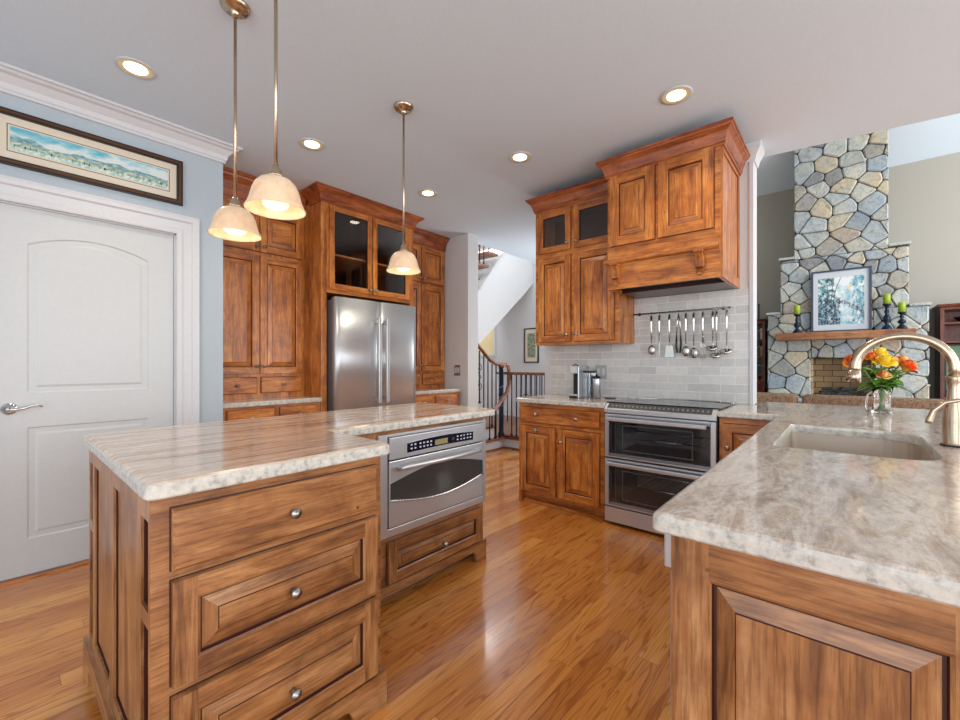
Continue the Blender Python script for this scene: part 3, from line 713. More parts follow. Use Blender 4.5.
# built-in oven
t = thing('built_in_oven', 'stainless steel compact wall oven with dark glass window and navy control panel in the island', 'oven', (1.6, 1.9, .37))
F = FR('Y', FY_)
mb = MB(); mb.box(1.24, 1.955, FY_ - .002, BY - .06, .368, .845, BLACK); build('body', mb, t)
mb = MB(); mb.fbox(F, 1.205, 1.258, .355, .862, .001, .016, STEELH); mb.fbox(F, 1.978, 2.004, .355, .862, .001, .016, STEELH); mb.fbox(F, 1.258, 1.978, .848, .862, .001, .016, STEELH); mb.fbox(F, 1.258, 1.978, .355, .395, .001, .016, STEELH); build('trim_frame', mb, t, bevel=.003)
mb = MB(); mb.fbox(F, 1.265, 1.972, .735, .845, .001, .022, STEELH); cp = build('control_panel', mb, t, bevel=.003)
# curved navy panel
pts = []; n = 12
for i in range(n + 1): u = i / n; pts.append((1.375 + .50 * u, .805 + .010 * math.sin(u * math.pi)))
for i in range(n, -1, -1): u = i / n; pts.append((1.375 + .50 * u, .757 + .004 * math.sin(u * math.pi)))
mb = MB(); mb.prism(pts, 'Y', FY_ - .0255, FY_ - .0215, NAVY); build('display_panel', mb, cp, 'navy button panel')
mb = MB(); mb.fbox(F, 1.565, 1.66, .768, .797, .0255, .0265, LCD); build('display', mb, cp, 'amber digital display')
for i, u in enumerate((1.395, 1.42, 1.455, 1.48, 1.505, 1.53, 1.735, 1.765, 1.79, 1.82, 1.845)):
    for v in (.771, .790): mb = MB(); mb.fbox(F, u, u + .012, v, v + .008, .0255, .0262, WHITE); build('button', mb, cp)
mb = MB(); mb.lathe([(.013, 0), (.015, .004), (.013, .008), (0, .009)], F.p(1.70, .782, .0255), (0, -1, 0), BLACK, 20); build('dial', mb, cp)
mb = MB(); mb.fbox(F, 1.265, 1.972, .40, .728, .001, .020, STEELH); od = build('door', mb, t, bevel=.004)
pts = []; n = 24
for i in range(n + 1): u = i / n; pts.append((1.272 + .695 * u, .618 + .052 * math.sin(u * math.pi)))
for i in range(n, -1, -1): u = i / n; pts.append((1.272 + .695 * u, .54 - .045 * math.sin(u * math.pi)))
mb = MB(); mb.prism(pts, 'Y', FY_ - .0225, FY_ - .019, DGLASS); build('window', mb, od, 'lens-shaped dark glass window')
mb = MB(); lip = [(1.272 + .695 * i / n, FY_ - .024, .537 - .047 * math.sin(i / n * math.pi)) for i in range(n + 1)]; mb.tube(lip, .005, CHROME, 8); build('window_trim', mb, od)
mb = MB(); hp = [(1.31 + .61 * i / 16, FY_ - .045 - .03 * math.sin(i / 16 * math.pi), .692 + .004 * math.sin(i / 16 * math.pi)) for i in range(17)]
mb.tube(hp, .013, STEELH, 12); [mb.tube([(x, FY_ - .018, .692), (x, FY_ - .047, .692)], .010, STEELH, 10) for x in (1.32, 1.91)]; build('handle', mb, od)
for k in range(5):
    pass
for k in range(6): mb = MB(); mb.fbox(F, 1.285 + .113 * k, 1.375 + .113 * k, .7295, .7335, .012, .0195, BLACK); build('vent_slot', mb, t)
poly = rounded([(.222, 1.205), (.918, 1.205), (.918, 1.632), (2.035, 1.632), (2.035, 2.31), (.222, 2.28)], [.03, .035, 0, .03, .02, .02])
countertop('granite_countertop', 'L-shaped brown-veined granite top on the wooden island', poly, IZ, IZ + .04, GRI, .014)

# ============================================================ RANGE WALL
CZ = .91; F = FR('X', 3.06)
t = thing('base_cabinet', 'orange-brown base cabinet with a wide drawer and two doors left of the range', 'cabinet', (3.4, 1.8, 0))
base_carcass(t, F, 1.395, 2.195, .585, .871, WC, .095, toeback=.05)
mb = MB(); mb.box(3.052, 3.11, 2.165, 2.195, 0, .095, WC['Z']); mb.box(3.075, 3.09, 1.40, 2.165, 0, .022, WC['Y']); build('toe_moulding', mb, t)
slabfront(t, F, 1.43, 2.166, .705, .835, WC, [(1.998, .779), (1.618, .769)])
door(t, F, 1.82, 2.166, .105, .672, WC, (1.998, .643), w=.052); door(t, F, 1.43, 1.785, .105, .672, WC, (1.757, .57), w=.052)
countertop('granite_countertop', 'short granite counter run left of the range holding the coffee machine', rounded([(3.03, 1.386), (3.03, 2.215), (3.641, 2.215), (3.641, 1.386)], [0, .02, 0, 0]), .873, CZ, GRP, .008)
# range
t = thing('range', 'stainless steel double oven range with black glass cooktop', 'range', (3.35, 1.0, 0))
RY0, RY1 = .622, 1.382
RSIDE = plain('range side', (70, 70, 72), .4, .5); ENAM = plain('oven enamel', (168, 170, 172), .45)
mb = MB(); a, b = RY0 + .004, RY1 - .004
mb.box(3.10, 3.62, a, a + .05, .03, .895, RSIDE); mb.box(3.10, 3.62, b - .05, b, .03, .895, RSIDE); mb.box(3.55, 3.62, a + .05, b - .05, .03, .895, RSIDE)
for z0, z1 in ((.03, .165), (.47, .53), (.815, .895)): mb.box(3.10, 3.55, a + .05, b - .05, z0, z1, RSIDE)
[mb.box(x, x + .04, y, y + .04, 0, .03, BLACK) for x in (3.12, 3.56) for y in (RY0 + .03, RY1 - .07)]; build('body', mb, t)
for z0, z1 in ((.165, .47), (.53, .815)):
    mb = MB(); c, d, e = a + .0505, b - .0505, .002
    mb.box(3.545, 3.5495, c, d, z0 + e, z1 - e, ENAM); mb.box(3.10, 3.545, c, c + .004, z0 + e, z1 - e, ENAM); mb.box(3.10, 3.545, d - .004, d, z0 + e, z1 - e, ENAM); mb.box(3.10, 3.545, c, d, z0 + e, z0 + .006, ENAM); mb.box(3.10, 3.545, c, d, z1 - .006, z1 - e, ENAM); build('oven_liner', mb, t)
    mb = MB(); zr = z0 + (z1 - z0) * .42; mb.tube([(3.12, c + .01, zr), (3.12, d - .01, zr)], .005, CHROME, 8); mb.tube([(3.50, c + .01, zr), (3.50, d - .01, zr)], .005, CHROME, 8)
    for k in range(13): y = c + .04 + k * (d - c - .08) / 12; mb.tube([(3.12, y, zr), (3.50, y, zr)], .0025, CHROME, 6)
    build('oven_rack', mb, t)
F = FR('X', 3.06)
mb = MB(); mb.fbox(F, RY0 + .003, RY1 - .003, .025, .135, .001, .03, STEELY); mb.fbox(F, RY0 + .003, RY1 - .003, .838, .858, .0, .004, STEELY); mb.fbox(F, RY0 + .003, RY1 - .003, .499, .509, -.03, .004, BLACK); build('kick_panel', mb, t, bevel=.003)
for (z0, z1, hz) in ((.145, .498, .468), (.51, .835, .800)):
    mb = MB(); frame4(mb, F, RY0 + .003, RY1 - .003, z0, z1, .034, -.035, .030, STEELY); d = build('oven_door', mb, t, bevel=.003)
    mb = MB(); mb.fbox(F, RY0 + .035, RY1 - .03, z0 + .012, z1 - .012, .0295, .0325, OGLASS); build('window', mb, d, 'dark glass window')
    mb = MB(); g = plain('oven window border', (88, 88, 88), .3)
    frame4(mb, F, RY0 + .14, RY1 - .14, z0 + .06, z1 - .075, .006, .0325, .0331, g); build('window_border', mb, d)
    mb = MB(); mb.fbox(F, RY0 + .05, RY1 - .03, hz - .014, hz + .014, .058, .074, STEELY); [mb.fbox(F, a, a + .02, hz - .011, hz + .011, .030, .06, STEELY) for a in (RY0 + .06, RY1 - .06)]; build('handle', mb, d, bevel=.006)
mb = MB(); mb.prism([(3.028, .845), (3.028, .872), (3.075, .912), (3.10, .912), (3.10, .845)], 'Y', RY0 + .001, RY1 - .001, STEELY); cp = build('control_panel', mb, t)
mb = MB(); mb.add([(3.034, RY0 + .03, .8785), (3.072, RY0 + .03, .9108), (3.072, RY1 - .02, .9108), (3.034, RY1 - .02, .8785)], [(0, 1, 2, 3)], plain('touch strip', (74, 76, 78), .3)); o = build('touch_strip', mb, cp, 'black touch control strip'); 
for v in o.data.vertices: v.co.z += .0015
GMARK = plain('grey control mark', (150, 152, 154), .5)
mb = MB()
for k in range(22):
    y = 1.33 - k * .031; a = .008
    mb.add([(3.046, y, .891), (3.060, y, .9028), (3.060, y - a, .9028), (3.046, y - a, .891)], [(0, 1, 2, 3)], GMARK)
o = build('control_marks', mb, cp, 'small white control marks'); [setattr(v.co, 'z', v.co.z + .0006) for v in o.data.vertices]
pts = [(3.078, RY0 - .012), (3.078, RY1 + .006)]
for i in range(15):
    u = i / 14; pts.append((3.50 + .115 * math.sin(u * math.pi) ** .6, RY1 + .006 - (RY1 - RY0 + .018) * u))
mb = MB(); mb.prism(pts, 'Z', .9125, .922, COOK); ct = build('cooktop', mb, t, 'black glass cooktop', bevel=.002)
RING = plain('burner ring', (90, 90, 92), .3)
for (x, y, r) in ((3.22, .82, .095), (3.22, 1.2, .075), (3.43, .82, .07), (3.43, 1.2, .09), (3.33, 1.01, .045)):
    mb = MB(); mb.lathe([(r, .9222), (r + .004, .9224), (r + .004, .922)], (x, y, 0), (0, 0, 1), RING, 40); build('burner_ring', mb, ct)
mb = MB(); edge = [(p[0], p[1], .924) for p in pts[2:]]; mb.tube(edge, .005, CHROME, 8); build('rear_trim', mb, ct)
# cabinet right of range
F = FR('X', 3.06)
t = thing('base_cabinet', 'small wooden corner cabinet with one knob door right of the range', 'cabinet', (3.35, .45, 0))
base_carcass(t, F, .27, .612, .585, .871, WC, .095); door(t, F, .285, .592, .105, .83, WC, (.560, .68), w=.05)
# upper cabinet
F = FR('X', 3.32)
t = thing('wall_cabinet', 'wooden wall cabinet with glass-topped doors left of the range hood', 'cabinet', (3.48, 1.79, 1.385))
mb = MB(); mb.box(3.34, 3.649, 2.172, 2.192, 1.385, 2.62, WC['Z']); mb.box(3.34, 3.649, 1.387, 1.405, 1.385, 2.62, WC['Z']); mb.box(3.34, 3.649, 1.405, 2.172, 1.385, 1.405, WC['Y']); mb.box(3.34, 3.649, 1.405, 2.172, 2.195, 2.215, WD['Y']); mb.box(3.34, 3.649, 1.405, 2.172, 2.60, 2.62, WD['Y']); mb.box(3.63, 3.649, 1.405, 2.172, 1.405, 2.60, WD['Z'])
build('body', mb, t)
mb = MB(); faceframe(mb, F, 1.387, 2.192, 1.385, 2.62, [(1.42, 1.79, 2.25, 2.57), (1.82, 2.16, 2.25, 2.57)], WC, .02, -.02); build('face_frame', mb, t)
glassdoor(t, F, 1.822, 2.150, 2.225, 2.592, WC, (1.85, 2.28), w=.05); glassdoor(t, F, 1.425, 1.785, 2.225, 2.592, WC, (1.757, 2.28), w=.05)
door(t, F, 1.822, 2.150, 1.41, 2.175, WC, (1.85, 1.47), w=.05); door(t, F, 1.425, 1.785, 1.41, 2.175, WC, (1.757, 1.47), w=.05)
mb = MB(); mb.sweep([(3.649, 2.192), (3.32, 2.192), (3.32, 1.39)], CP(2.62, 2.745, .07), WK['Y']); build('crown_moulding', mb, t)
# hood cabinet
HX = 3.07; F = FR('X', HX)
t = thing('range_hood_cabinet', 'projecting wooden range hood cabinet with two panelled doors, corbels and heavy crown', 'range hood', (3.36, .99, 1.77))
mb = MB(); mb.box(HX + .001, 3.649, .607, 1.372, 1.99, 2.64, WC['Z']); faceframe(mb, F, .607, 1.372, 1.99, 2.64, [], WC, .0015, -.001); build('body', mb, t)
door(t, F, 1.018, 1.346, 2.098, 2.625, WC, None, w=.062); door(t, F, .645, .993, 2.098, 2.625, WC, None, w=.062)
mb = MB(); mb.sweep([(3.30, 1.374), (HX - .002, 1.374), (HX - .002, .618)], [(0, 1.962), (.012, 1.965), (.022, 1.975), (.024, 1.99), (.014, 1.998), (0, 2.0)], WC['Y']); build('ledge_moulding', mb, t)
mb = MB(); mb.box(HX, HX + .02, .607, 1.372, 1.775, 1.99, WC['Y']); mb.box(HX + .02, 3.649, .607, .625, 1.775, 1.99, WC['X']); mb.box(HX + .02, 3.318, 1.354, 1.372, 1.775, 1.99, WC['X']); mb.box(HX + .02, 3.30, .625, 1.354, 1.80, 1.815, BLACK); mb.box(3.30, 3.649, .625, 1.354, 1.775, 1.815, WD['Y']); build('valance', mb, t)
FS = FR('Y', .607); mb = MB(); a0, a1 = HX + .045, 3.60
mb.fbox(FS, HX, a0, 1.775, 2.64, 0, .012, WC['Z']); mb.fbox(FS, a1, 3.649, 1.775, 2.64, 0, .012, WC['Z']); mb.fbox(FS, a0, a1, 1.775, 1.84, 0, .012, WC['X']); mb.fbox(FS, a0, a1, 2.59, 2.64, 0, .012, WC['X'])
for (p, q, r_, s_) in ((a0, a0 + .004, 1.84, 2.59), (a1 - .004, a1, 1.84, 2.59), (a0, a1, 1.84, 1.844), (a0, a1, 2.586, 2.59)): mb.fbox(FS, p, q, r_, s_, .001, .008, GLAZE)
mb.fbox(FS, a0 + .004, a1 - .004, 1.844, 2.586, 0, .006, WC['Z']); build('side_panel', mb, t)
mb = MB(); mb.sweep([(3.30, 1.372), (HX, 1.372), (HX, .607 - .012), (3.649, .607 - .012)], CP(2.62, 2.75, .07), WK['Y']); build('crown_moulding', mb, t)
for y in (1.30, .725):
    mb = MB(); h = .045
    pr = [(0, 1.815), (-.018, 1.815), (-.024, 1.83), (-.02, 1.842), (-.03, 1.848), (-.036, 1.87), (-.048, 1.91), (-.062, 1.935), (-.055, 1.94), (-.07, 1.946), (-.07, 1.961), (0, 1.961)]
    mb.prism([(HX + a, b) for a, b in pr], 'Y', y - h / 2, y + h / 2, WC['Z'])
    mb.prism([(HX + a, b) for a, b in [(-.0, 1.852), (-.034, 1.852), (-.044, 1.885), (-.056, 1.925), (-.0, 1.925)]], 'Y', y - h / 2 - .005, y - h / 2 + .006, WC['Z']); mb.prism([(HX + a, b) for a, b in [(-.0, 1.852), (-.034, 1.852), (-.044, 1.885), (-.056, 1.925), (-.0, 1.925)]], 'Y', y + h / 2 - .006, y + h / 2 + .005, WC['Z']); mb.box(HX - .052, HX - .03, y - h / 2 + .004, y + h / 2 - .004, 1.842, 1.85, GLAZE)
    mb.box(HX - .074, HX, y - h / 2 - .006, y + h / 2 + .006, 1.946, 1.961, WC['Y']); mb.box(HX - .03, HX, y - h / 2 + .008, y + h / 2 - .008, 1.80, 1.816, WC['Y'])
    build('corbel', mb, t, bevel=.002)
# outlets on the tile
F = FR('X', 3.642)
plate('switch_plate', 'pale switch plate on the tiled wall behind the coffee machine', 'switch', F, 1.635, 1.745, 1.075, 1.20, plain('grey plate', (178, 178, 176), .4),
      [(1.652, 1.682, 1.105, 1.17, WHITE, 'rocker_switch'), (1.70, 1.73, 1.105, 1.17, WHITE, 'rocker_switch')])
# utensil rail
t = thing('utensil_rail', 'thin dark steel rail on the grey tile wall with hanging kitchen tools', 'utensil rail', (3.61, 1.0, 1.63))
RS = plain('rail steel', (120, 118, 112), .25, 1)
mb = MB(); mb.tube([(3.615, 1.375, 1.636), (3.615, .655, 1.636)], .006, RS, 10); [mb.ball((3.615, y, 1.636), .009, RS) for y in (1.375, .655)]; build('rail', mb, t)
for y in (1.34, .70): mb = MB(); mb.tube([(3.642, y, 1.636), (3.615, y, 1.636)], .006, RS, 8); mb.lathe([(0, 0), (.014, 0), (.014, .003), (0, .003)], (3.642, y, 1.636), (-1, 0, 0), RS, 16); build('bracket', mb, t)
US = plain('utensil steel', (200, 198, 194), .2, 1)
def utensil(name, label, cat, y, zb, kind, zt=1.628):
    t = thing(name, label, cat, (3.60, y, zb), 'steel tools on the utensil rail'); x = 3.604
    mb = MB(); ring = [(x + .011 * math.sin(a) , y, 1.630 + .016 * math.cos(a)) for a in [k * math.pi / 6 for k in range(-3, 10)]]
    mb.tube(ring, .0018, US, 6); build('hook', mb, t)
    hh = zb + (.085 if kind in ('spoon', 'ladle', 'turner', 'slot') else .1)
    mb = MB()
    if kind == 'tongs':
        for s in (-1, 1): mb.tube([(x, y, 1.612), (x, y + s * .010, 1.55), (x, y + s * .016, zb + .12)], [.004, .006, .005], US, 8, flat=.5)
        build('handle', mb, t)
        mb = MB(); [mb.tube([(x, y + s * .016, zb + .13), (x, y + s * .018, zb + .06), (x, y + s * .010, zb)], [.007, .009, .007], BLACK, 8, flat=.6) for s in (-1, 1)]; build('tip', mb, t, 'black tips'); return t
    mb.tube([(x, y, 1.614), (x, y, 1.56), (x, y, 1.50), (x, y, hh + .02)], [.009, .011, .008, .0042], US, 10, flat=.5); build('handle', mb, t)
    mb = MB()
    if kind in ('spoon', 'slot'):
        mb.ball((x, y, zb + .042), .036, US, .28, .80, 1.15); mb.tube([(x, y, hh + .03), (x, y, zb + .07)], .004, US, 8)
        if kind == 'slot': [mb.box(x - .0115, x - .010, y + d - .002, y + d + .002, zb + .025, zb + .06, BLACK) for d in (-.012, 0, .012)]
    elif kind == 'ladle':
        prof = [(0, 0), (.02, .002), (.036, .012), (.043, .028), (.041, .028), (.034, .014), (.018, .005), (0, .004)]
        mb.lathe(prof, (x - .035, y, zb), (-.35, 0, 1), US, 24); mb.tube([(x, y, hh + .03), (x, y, zb + .06), (x - .012, y, zb + .03)], .004, US, 8)
    elif kind == 'turner':
        mb.prism([(y - .028, zb + .09), (y - .036, zb), (y + .036, zb), (y + .028, zb + .09), (y + .01, zb + .10), (y - .01, zb + .10)], 'X', x - .002, x + .002, US); mb.tube([(x, y, hh + .05), (x, y, zb + .09)], .004, US, 8)
    elif kind == 'whisk':
        for s in (-1, -.5, 0, .5, 1): mb.tube([(x, y, zb + .17), (x - .004, y + s * .018, zb + .11), (x - .006, y + s * .030, zb + .04), (x, y + s * .012, zb)], .0014, US, 6)
        mb.tube([(x, y, hh + .09), (x, y, zb + .16)], .006, US, 8)
    elif kind == 'knife':
        mb.prism([(y - .009, zb + .17), (y + .006, zb + .17), (y + .004, zb), (y - .002, zb + .01)], 'X', x - .001, x + .001, US)
    build('head', mb, t, bevel=0); return t
utensil('serving_spoon', 'solid steel spoon hanging first at the left end of the rail', 'spoon', 1.227, 1.285, 'spoon')
utensil('spreader', 'slim steel blade tool hanging between the first spoon and the square turner', 'kitchen tool', 1.162, 1.27, 'knife')
utensil('turner', 'steel turner with a flat square head hanging on the rail', 'spatula', 1.083, 1.265, 'turner')
utensil('tongs', 'slim steel tongs with black tips hanging on the rail', 'tongs', 1.012, 1.30, 'tongs')
utensil('serving_spoon', 'large dark-looking spoon hanging right beside the black-tipped tongs', 'spoon', .958, 1.27, 'spoon')
utensil('slotted_spoon', 'slotted steel spoon hanging left of the wire whisk', 'spoon', .90, 1.255, 'slot')
utensil('whisk', 'steel wire whisk hanging between slotted spoon and ladles', 'whisk', .835, 1.25, 'whisk')
utensil('ladle', 'upper steel ladle hanging right of the whisk', 'ladle', .765, 1.31, 'ladle')
utensil('ladle', 'lower, longer steel ladle hanging right of the whisk under another ladle', 'ladle', .740, 1.255, 'ladle')
utensil('skimmer', 'small steel ladle hanging alone at the right end of the rail', 'ladle', .672, 1.285, 'ladle')
# coffee machine
SIL = plain('silver plastic', (196, 200, 206), .25, .7)
t = thing('coffee_machine', 'slim white and grey capsule coffee machine on the counter left of the range', 'coffee machine', (3.42, 1.78, CZ))
x, y = 3.42, 1.80
mb = MB(); mb.box(x - .10, x + .02, y - .03, y + .045, CZ, CZ + .018, BLACK); mb.prism([(x - .02, CZ + .001), (x + .10, CZ + .001), (x + .10, CZ + .275), (x - .02, CZ + .275)], 'Y', y - .034, y + .045, BLACK); build('body', mb, t, bevel=.006)
mb = MB(); mb.box(x - .095, x + .105, y - .05, y - .0345, CZ + .001, CZ + .284, SIL); build('side_panel', mb, t, 'bright silver side panel', bevel=.006)
mb = MB(); mb.box(x - .09, x + .10, y - .034, y + .046, CZ + .215, CZ + .282, WHITE); build('head', mb, t, 'white rounded head', bevel=.012)
mb = MB(); mb.tube([(x - .06, y + .03, CZ + .286), (x - .065, y + .0, CZ + .296), (x - .06, y - .03, CZ + .286)], .005, BLACK, 8); build('lever', mb, t)
mb = MB(); mb.lathe([(.009, 0), (.012, .03), (.012, .04)], (x - .055, y + .006, CZ + .177), (0, 0, 1), BLACK, 16); build('spout', mb, t)
mb = MB(); mb.box(x - .096, x - .03, y - .03, y + .042, CZ + .018, CZ + .035, SIL); build('drip_tray', mb, t, bevel=.004)
mb = MB(); mb.box(x - .02, x + .105, y - .115, y - .052, CZ + .004, CZ + .225, glass('smoky tank', (214, 222, 232), .05)); mb.box(x - .022, x + .106, y - .118, y - .051, CZ + .225, CZ + .24, BLACK); build('water_tank', mb, t, 'clear water tank with black lid', bevel=.005)
t = thing('milk_frother', 'small steel milk frother cup with black lid beside the coffee machine', 'milk frother', (3.45, 1.66, CZ))
mb = MB(); mb.lathe([(0, .001), (.036, .001), (.036, .17), (.034, .175), (0, .175)], (3.45, 1.645, CZ), (0, 0, 1), SIL, 24); build('cup', mb, t)
mb = MB(); mb.lathe([(.037, .175), (.034, .19), (.012, .195), (.01, .208), (0, .21)], (3.45, 1.645, CZ), (0, 0, 1), BLACK, 24); build('lid', mb, t)
mb = MB(); mb.box(3.46, 3.52, 1.50, 1.575, CZ, CZ + .008, BLACK); setp(build('trivet', mb, loc=(3.49, 1.54, CZ)), 'small flat black mat lying on the counter right of the milk frother', 'mat')

# ============================================================ PENINSULA
PX = .90
poly = [(.872, .300), (.872, -.85), (4.06, -.85), (4.02, .515), (3.8, .507), (3.636, .507), (3.641, .62), (3.03, .618), (3.03, .300)]
poly = rounded(poly, [.022, 0, 0, 0, 0, 0, 0, 0, 0], 6)
# slab with sink cut-out
sx0, sx1, sy0, sy1 = 1.872, 2.60, -.235, .20
def slab_with_hole(outer, hole, z0, z1, mat):
    """vertical bevel like countertop(), top and bottom faces triangulated around the hole"""
    bm = bmesh.new()
    def ring(pts, z): return [bm.verts.new((p[0], p[1], z)) for p in pts]
    def off(poly, d):
        n = len(poly); a2 = sum(poly[i][0] * poly[(i + 1) % n][1] - poly[(i + 1) % n][0] * poly[i][1] for i in range(n)); sg = 1 if a2 > 0 else -1; out = []
        for i in range(n):
            a, b, c = Vector(poly[i - 1]), Vector(poly[i]), Vector(poly[(i + 1) % n]); e1, e2 = (b - a).normalized(), (c - b).normalized()
            n1, n2 = Vector((e1.y, -e1.x)) * sg, Vector((e2.y, -e2.x)) * sg; m = n1 + n2; m = m / max(.25, m.dot(n1)); out.append(tuple(b - m * d))
        return out
    r = .012; lev = [(.003, z0), (0, z0 + .004), (0, z1 - r), (r * .3, z1 - r * .35), (r, z1)]
    R_ = [ring(off(outer, d), z) for d, z in lev]; H_ = [ring(off(hole, -d * .3), z) for d, z in lev]
    for RR in (R_, H_):
        for A, B in zip(RR[:-1], RR[1:]):
            n = len(A)
            for i in range(n): bm.faces.new((A[i], A[(i + 1) % n], B[(i + 1) % n], B[i]))
    for A, B in ((R_[0], H_[0]), (R_[-1], H_[-1])):
        es = []
        for L in (A, B):
            for i in range(len(L)):
                e = bm.edges.get((L[i], L[(i + 1) % len(L)])); es.append(e)
        bmesh.ops.triangle_fill(bm, edges=es, use_beauty=True)
    bmesh.ops.recalc_face_normals(bm, faces=bm.faces)
    mb = MB(); bm.verts.index_update(); mb.add([tuple(v.co) for v in bm.verts], [[v.index for v in f.verts] for f in bm.faces], mat); bm.free(); return mb
hole = rounded([(sx0, sy1), (sx1, sy1), (sx1, sy0), (sx0, sy0)], [.02, .02, .14, .14], 8)
mb = slab_with_hole(poly, hole, .872, CZ, GRP)
setp(build('granite_countertop', mb, loc=(.872, .3, .872)), 'large swirled taupe granite peninsula top with the sink cut into it', 'countertop')
# peninsula cabinets
t = thing('peninsula_cabinet', 'wooden peninsula cabinet end with a large raised panel at the lower right', 'cabinet', (1.0, -.2, 0))
F = FR('X', PX)
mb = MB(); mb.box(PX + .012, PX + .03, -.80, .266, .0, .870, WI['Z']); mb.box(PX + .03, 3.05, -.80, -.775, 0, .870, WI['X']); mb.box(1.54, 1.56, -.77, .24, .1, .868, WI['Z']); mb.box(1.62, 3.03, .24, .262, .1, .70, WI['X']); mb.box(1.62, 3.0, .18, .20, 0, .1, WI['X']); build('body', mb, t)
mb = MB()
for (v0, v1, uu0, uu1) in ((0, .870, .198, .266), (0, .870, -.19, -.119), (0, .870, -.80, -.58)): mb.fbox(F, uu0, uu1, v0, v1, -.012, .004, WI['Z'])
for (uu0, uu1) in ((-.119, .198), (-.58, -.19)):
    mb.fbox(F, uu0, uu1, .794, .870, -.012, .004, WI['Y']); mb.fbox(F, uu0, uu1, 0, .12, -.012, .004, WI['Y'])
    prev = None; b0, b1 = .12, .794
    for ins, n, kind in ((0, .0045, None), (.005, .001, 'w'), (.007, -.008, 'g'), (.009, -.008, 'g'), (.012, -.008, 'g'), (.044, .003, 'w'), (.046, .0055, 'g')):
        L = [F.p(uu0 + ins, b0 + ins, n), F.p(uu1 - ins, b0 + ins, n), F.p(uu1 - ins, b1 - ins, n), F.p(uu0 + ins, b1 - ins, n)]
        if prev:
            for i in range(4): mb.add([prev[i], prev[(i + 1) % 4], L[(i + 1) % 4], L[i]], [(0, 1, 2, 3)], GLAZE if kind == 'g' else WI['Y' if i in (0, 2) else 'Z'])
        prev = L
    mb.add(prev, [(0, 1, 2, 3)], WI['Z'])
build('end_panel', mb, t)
t = thing('dishwasher', 'stainless dishwasher in the peninsula, only its front edge showing beside the end panel', 'dishwasher', (1.23, 0, 0))
mb = MB(); mb.box(.935, 1.535, -.30, .245, .09, .865, plain('tub', (90, 90, 92), .5)); mb.box(.95, 1.52, -.28, .18, 0, .09, BLACK); build('body', mb, t)
mb = MB(); mb.box(.933, 1.537, .246, .279, .10, .775, plain('pale steel edge', (196, 198, 200), .35, .6)); build('door', mb, t, bevel=.003)
mb = MB(); mb.box(.933, 1.537, .246, .292, .778, .868, plain('pale control edge', (200, 202, 206), .35, .5)); build('control_panel', mb, t, bevel=.004)
# sink
SINK = brushed('sink steel', (205, 192, 178), 'X', .42)
inner = rounded([(sx0 - .004, sy1 + .004), (sx1 + .004, sy1 + .004), (sx1 + .004, sy0 - .004), (sx0 - .004, sy0 - .004)], [.03, .03, .145, .145], 8)
mb = MB(); n = len(inner); cx, cy = (sx0 + sx1) / 2, (sy0 + sy1) / 2
def sc2(p, k): return (cx + (p[0] - cx) * k, cy + (p[1] - cy) * k)
lv = [(1.05, .8705), (1.0, .8705), (.99, .70), (.95, .675), (.2, .668)]
vs = []
for k, z in lv: vs += [(*sc2(p, k), z) for p in inner]
fs = [(L * n + i, L * n + (i + 1) % n, (L + 1) * n + (i + 1) % n, (L + 1) * n + i) for L in range(len(lv) - 1) for i in range(n)] + [tuple(range((len(lv) - 1) * n, len(lv) * n))]
mb.add(vs, fs, SINK)
t = thing('kitchen_sink', 'undermounted stainless steel sink bowl in the peninsula granite', 'sink', (cx, cy, .668))
o = build('bowl', mb, t); so = o.modifiers.new('thick', 'SOLIDIFY'); so.thickness = .0015; so.offset = 0
mb = MB(); mb.lathe([(0, .003), (.03, .003), (.042, .0015), (.045, .0)], (cx, cy, .669), (0, 0, 1), CHROME, 28); build('drain', mb, t)
# faucet
t = thing('kitchen_faucet', 'tall brushed nickel gooseneck faucet behind the sink', 'faucet', (2.29, -.30, CZ))
fx_, fy_ = 2.29, -.30
mb = MB(); mb.lathe([(0, 0), (.034, 0), (.035, .004), (.031, .010), (.030, .012), (.031, .09), (.029, .125), (.024, .15), (.019, .18), (.017, .215), (.019, .235), (.023, .25), (.022, .255), (0, .256)], (fx_, fy_, CZ), (0, 0, 1), NICKEL, 32); build('body', mb, t)
mb = MB(); mb.lathe([(.0345, 0), (.0365, .001), (.0365, .006), (.034, .007)], (fx_, fy_, CZ), (0, 0, 1), BLACK, 32); build('base_ring', mb, t, 'dark base ring')
arc = []; zc, rr = CZ + .285, .135
arc.append((fx_, fy_, CZ + .25))
for i in range(25):
    a = math.pi * i / 24; arc.append((fx_, fy_ + rr * (1 - math.cos(a)), zc + .122 * math.sin(a)))
arc += [(fx_, fy_ + 2 * rr + .002, zc - .01)]
rad = [.0155] * len(arc)
for i in range(16, len(arc)): rad[i] = .0155 + .005 * (i - 16) / (len(arc) - 17)
mb = MB(); mb.tube(arc, rad, NICKEL, 18); build('spout', mb, t)
mb = MB(); e = Vector(arc[-1]); mb.tube([e, e + Vector((0, .004, -.05))], [.021, .0265], NICKEL, 18); build('spray_head', mb, t)
mb = MB(); mb.tube([(fx_ + .03, fy_, CZ + .07), (fx_ + .06, fy_ - .01, CZ + .078), (fx_ + .12, fy_ - .02, CZ + .10)], [.010, .008, .006], NICKEL, 12); build('lever_handle', mb, t)
t = thing('soap_dispenser', 'short curved nickel spout standing in front of the tall faucet', 'soap dispenser', (1.98, -.31, CZ))
mb = MB(); mb.lathe([(0, 0), (.022, 0), (.022, .006), (.014, .012), (.012, .09), (.015, .1), (0, .105)], (1.98, -.31, CZ), (0, 0, 1), NICKEL, 20); build('body', mb, t)
